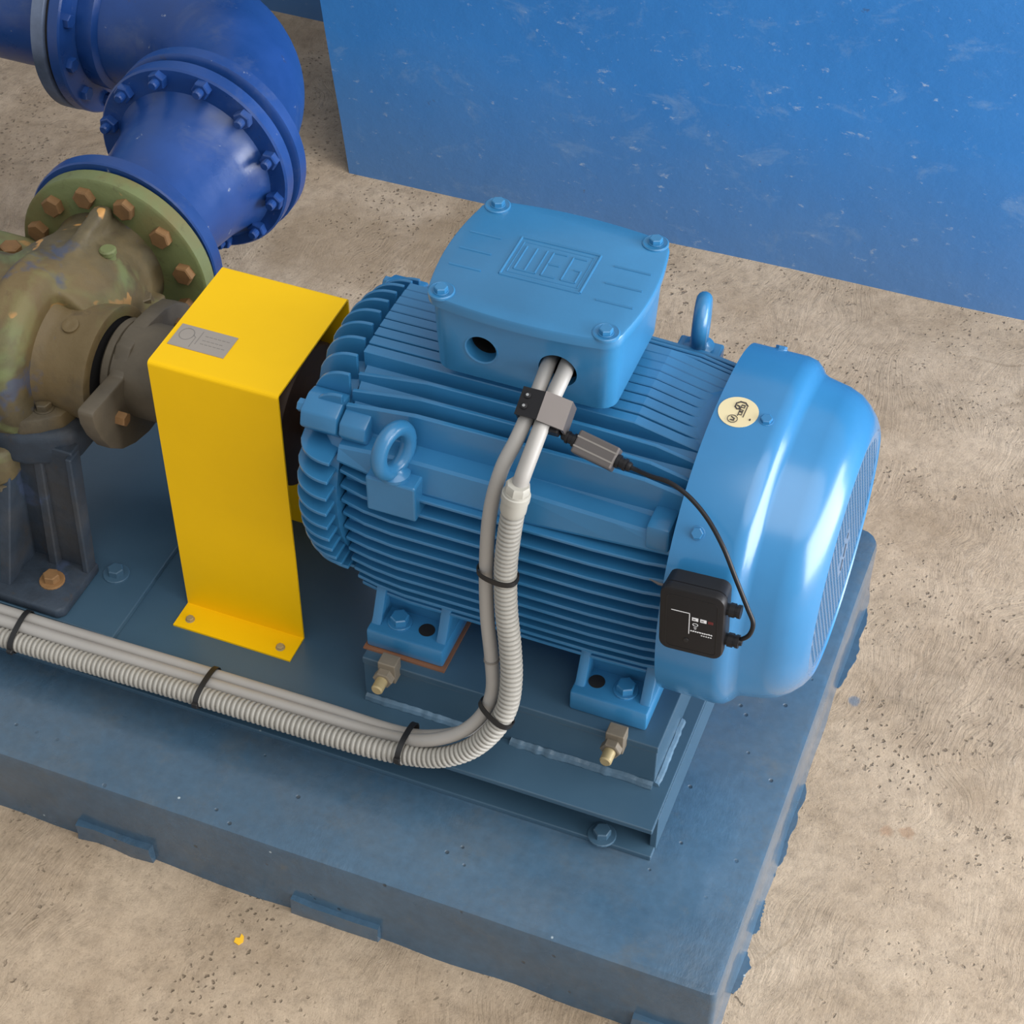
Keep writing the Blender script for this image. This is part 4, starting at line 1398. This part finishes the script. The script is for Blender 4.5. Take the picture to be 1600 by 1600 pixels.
# ties along the horizontal run
for x, nm in ((-0.713, 'black cable tie at the bend nearest the motor pedestal'), (-1.022, 'black cable tie on the cable run in front of the yellow guard'), (-1.325, 'black cable tie on the cable run at the left picture edge')):
    k_ = near([p for p in pc if p.z < 0.12], x=x)
    a_ = near([p for p in pa if p.z < 0.16 and p.x < -0.63], x=x)
    h_ = near([p for p in spline(CC, 8) if p.z < 0.13], x=x)
    u = (h_ - k_).normalized()
    axx = Vector((1, 0, 0))
    u = (u - axx * u.dot(axx)).normalized()
    w = axx.cross(u)
    du = [(q - k_).dot(u) for q in (k_, a_, h_)]
    dw = [(q - k_).dot(w) for q in (k_, a_, h_)]
    rr_ = (0.0151, CR, CR)
    u0, u1 = min(d - r for d, r in zip(du, rr_)), max(d + r for d, r in zip(du, rr_))
    w0, w1 = min(d - r for d, r in zip(dw, rr_)), max(d + r for d, r in zip(dw, rr_))
    c = k_ + u * (u0 + u1) / 2 + w * (w0 + w1) / 2
    c.x = k_.x
    ellipse_tie('cable_tie', c, axx, (u1 - u0) / 2 + 0.001, (w1 - w0) / 2 + 0.001, u, nm, ang=PI * 0.98, head=True)

# ------------------------------------------------------------------ current sensor on the cables
cl = thing('current_clamp', 'dark grey metal clamp around the two cables below the terminal box', 'clamp', (-0.567, 1.585, 0.66))
ax = (Vector((-0.5656, 1.55, 0.6484)) - Vector((-0.5632, 1.612, 0.681))).normalized()      # along the cables, downwards
# local frame: X across the cables (to the right), Y down the cables, Z towards the camera
zc = ax.cross(Vector((1, 0, 0))).normalized()
if zc.y > 0:
    zc = -zc
mt = frame((-0.570, 1.584, 0.668), (1, 0, 0), zc)
FL = mt
b = bmesh.new()
sec = [(-0.030, 0.0155), (0.0, 0.0165), (0.032, 0.002), (0.034, -0.020), (0.031, -0.020), (0.029, 0.0005), (-0.001, 0.0135), (-0.030, 0.0125)]
def clamp_bm(sec, y0, y1):
    bb = bmesh.new()
    lo = [bb.verts.new(FL @ Vector((x, y0, z))) for x, z in sec]
    hi = [bb.verts.new(FL @ Vector((x, y1, z))) for x, z in sec]
    n_ = len(sec)
    bb.faces.new(lo); bb.faces.new(list(reversed(hi)))
    for i in range(n_):
        j = (i + 1) % n_
        bb.faces.new((lo[i], hi[i], hi[j], lo[j]))
    return bb
obj('black_jaw', clamp_bm([(-0.0275, 0.0125), (0.001, 0.0135), (0.001, 0.0165), (-0.0275, 0.0155)], -0.018, 0.018), 'black', cl)
obj('metal_jaw', clamp_bm([(0.001, 0.0135), (0.029, 0.001), (0.031, -0.018), (0.034, -0.018), (0.0325, 0.0035), (0.001, 0.0168)], -0.019, 0.019), 'alu', cl)
obj('rear_jaw', clamp_bm([(-0.0275, 0.0125), (-0.0275, -0.018), (0.031, -0.018), (0.031, -0.015), (-0.0245, -0.015), (-0.0245, 0.0125)], -0.016, 0.016), 'black', cl)
ydir = (FL.to_3x3() @ Vector((0, 1, 0)))
s_ = 1 if ydir.z < 0 else -1
for yy in (-0.006, 0.008):
    sc_ = obj('screw', lathe_bm([(0, 0.0042), (0.0022, 0.0042), (0.0026, 0.003)], 'z', (0, 0), 16), 'black', cl, FL @ Matrix.Translation((-0.019, yy, 0.0155)), smooth=True)
    obj('screw_socket', lathe_bm([(0, 0.0020), (0.0004, 0.0020)], 'z', (0, 0), 6), 'steel', sc_, FL @ Matrix.Translation((-0.019, yy, 0.0181)))
# lower block of the clamp with white letters
blk = obj('clamp_block', box_bm((0.002, 0.016 * s_ - 0.007, -0.016), (0.026, 0.016 * s_ + 0.008, 0.000), 0.002), 'black', cl, FL)
bp_ = bmesh.new()
for i in range(4):
    add_ribbons(bp_, [[(0.005 + i * 0.005, 0.016 * s_), (0.008 + i * 0.005, 0.016 * s_)]], 0.0022, 0.0004, FL @ Matrix.Translation((0, 0, 0.0001)))
obj('block_print', bp_, 'white', blk)

# in-line connector body
snd = thing('signal_converter', 'small grey brown metal signal converter lying on the motor fins', 'converter', (-0.5, 1.565, 0.64))
q0, q1 = Vector((-0.5225, 1.574, 0.6425)), Vector((-0.4705, 1.562, 0.6425))
dx = (q1 - q0).normalized()
mt = frame(q0, dx, Vector((0, -0.62, 0.78)))
Lc = (q1 - q0).length
body = obj('converter_body', box_bm((0, -0.0145, -0.0105), (Lc, 0.0145, 0.0105), 0.0022), 'alu', snd, mt)
for yy in (-0.006, 0.006):
    obj('body_groove', box_bm((0.0004, yy - 0.001, 0.0103), (Lc - 0.0004, yy + 0.001, 0.0108)), 'plateink', body, mt)
for x0, s in ((-0.0005, -1), (Lc + 0.0005, 1)):
    b = bmesh.new()
    add_lathe(b, [(0, 0.0085), (0.004, 0.0085), (0.004, 0.0066), (0.010, 0.0066), (0.010, 0.0078), (0.013, 0.0078), (0.013, 0.0055), (0.0165, 0.0062), (0.019, 0.005)], 'z', (0, 0), 16)
    obj('plug', b, 'black', snd, mt @ frame((x0, 0, 0), (0, 1, 0), (s, 0, 0)), smooth=True)
pl = mt @ Vector((-0.017, 0, 0))
obj('short_lead', tube_bm(spline([pl, pl + Vector((-0.006, 0.004, 0.002)), FL @ Vector((0.014, 0.016 * s_, -0.008))], 6), 0.0045, 10), 'black', snd, smooth=True)

# thin signal lead to the sensor box
e0 = mt @ Vector((Lc + 0.017, 0, 0))
SC = [tuple(e0), tuple(e0 + dx * 0.012), (-0.4226, 1.552, 0.641), (-0.3985, 1.546, 0.645), (-0.3723, 1.538, 0.6395), (-0.3447, 1.525, 0.6259), (-0.3179, 1.505, 0.6078), (-0.2964, 1.495, 0.5724), (-0.277, 1.487, 0.5389), (-0.2671, 1.482, 0.5214), (-0.2693, 1.480, 0.5022), (-0.2790, 1.480, 0.4897), (-0.2870, 1.480, 0.4870)]
tag(obj('signal_lead', tube_bm(spline(SC, 10), 0.0029, 10), 'black', smooth=True), 'thin black lead looping from the converter to the sensor box', 'cable')

# ------------------------------------------------------------------ sensor box on the cowl
sx0, sx1, sz0, sz1 = -0.3765, -0.2975, 0.457, 0.5585
scx, scz = (sx0 + sx1) / 2, (sz0 + sz1) / 2
sens = thing('sensor_box', 'black rounded sensor box with white print fixed to the fan cowl', 'sensor', (scx, 1.50, scz))
mt = frame((scx, 1.4665, scz), (1, -0.0, 0.06), (0, -1, 0.07))
hw, hh = 0.0395, 0.0500
def rbox(hw, hh, r, zs, name, mat, parent, m):
    bb = bmesh.new()
    rings = []
    for z, ins in zs:
        rings.append([bb.verts.new((x, y, z)) for x, y in rrect(0, 0, hw - ins, hh - ins, max(0.002, r - ins), 5)])
    for a, c in zip(rings, rings[1:]):
        for i in range(len(a)):
            j = (i + 1) % len(a)
            bb.faces.new((a[i], a[j], c[j], c[i]))
    bb.faces.new(rings[0]); bb.faces.new(rings[-1])
    return obj(name, bb, mat, parent, m, smooth=True)
case = rbox(hw, hh, 0.013, [(-0.036, 0.002), (-0.014, 0.0006), (-0.0135, 0.0016), (-0.0125, 0.0016), (-0.012, 0.0), (-0.004, 0.0), (-0.001, 0.0012), (0.0, 0.004)], 'case', 'black', sens, mt)
b = bmesh.new()
fr = rrect(0.001, -0.002, 0.031, 0.041, 0.006, 4)
add_ribbons(b, [fr + [fr[0]]], 0.0007, 0.0003, mt)
obj('panel_outline', b, 'blackmatt', case)
b = bmesh.new()
add_ribbons(b, [[(-0.024, 0.016), (-0.002, 0.016), (-0.002, -0.016)]], 0.0009, 0.0003, mt)
for x0 in (0.0015, 0.0115):
    add_ribbons(b, [[(x0 + 0.0022, 0.0085), (x0 + 0.0048, 0.0085)]], 0.0050, 0.0003, mt)
pl = [(x, y) for x, y in arc_pts(0.0055, 0.000, 0.0032, 0.0020, 0, 2 * PI, 12)]
add_ribbons(b, [pl, [(0.004, -0.0045), (0.007, -0.0045)], [(0.0045, -0.0068), (0.0065, -0.0068)]], 0.0006, 0.0003, mt)
rnd = random.Random(3)
xx = 0.0005
while xx < 0.027:
    w = 0.0003 + 0.0010 * rnd.random()
    add_ribbons(b, [[(xx, -0.0105 - 0.0006 * rnd.random()), (xx + w, -0.0105 - 0.0006 * rnd.random())]], 0.0015, 0.0003, mt)
    xx += w + 0.0021
xx = 0.0135
while xx < 0.027:
    add_ribbons(b, [[(xx, -0.0150), (xx + 0.0006, -0.0150)]], 0.0012, 0.0003, mt)
    xx += 0.0028
obj('white_print', b, 'white', case)
b = bmesh.new()
for x0 in (0.0028, 0.0128):
    for k in range(3):
        add_ribbons(b, [[(x0 + k * 0.0012, 0.0076), (x0 + k * 0.0012, 0.0092)]], 0.0005, 0.0005, mt)
obj('key_print', b, 'ink', case)
b = bmesh.new()
for k in range(4):
    add_ribbons(b, [[(0.0215 + k * 0.0016, 0.0068), (0.0215 + k * 0.0016, 0.0100)]], 0.0008, 0.0003, mt)
obj('red_print', b, 'redink', case)
obj('push_pin', lathe_bm([(0, 0.0032), (0.0008, 0.003), (0.001, 0.0018)], 'z', (0, 0), 16), 'blackmatt', case, mt @ Matrix.Translation((-0.005, -0.028, 0)), smooth=True)
gl_prof = [(0, 0.0072), (0.005, 0.0072), (0.005, 0.0088), (0.0115, 0.0088), (0.0115, 0.0076), (0.0145, 0.0076), (0.0145, 0.0084), (0.0185, 0.0084), (0.0185, 0.0050), (0.022, 0.0042)]
for yy, short in ((-0.024, False), (0.024, True)):
    b = bmesh.new()
    add_lathe(b, gl_prof[:8] if short else gl_prof, 'z', (0, 0), 14)
    obj('cable_gland', b, 'black', sens, mt @ frame((hw - 0.002, yy, -0.014), (0, 1, 0), (1, 0, 0)))
pt = [mt @ Vector((-hw + 0.003, 0.032, -0.020)), mt @ Vector((-hw - 0.008, 0.030, -0.022)), mt @ Vector((-hw - 0.020, 0.030, -0.026))]
obj('probe', tube_bm([Vector(q) for q in pt], lambda i, n: 0.0018 if i < 2 else 0.0008, 8), 'alu', sens)

# ------------------------------------------------------------------ yellow paint chip on the floor
b = bmesh.new()
add_prism(b, [(-0.880, 1.222), (-0.872, 1.220), (-0.868, 1.227), (-0.871, 1.235), (-0.876, 1.238), (-0.8755, 1.231), (-0.881, 1.229)], FLOOR, FLOOR + 0.0015, 'z')
tag(obj('paint_chip', b, 'chip'), 'tiny yellow paint chip on the concrete near the bottom edge', 'paint chip')
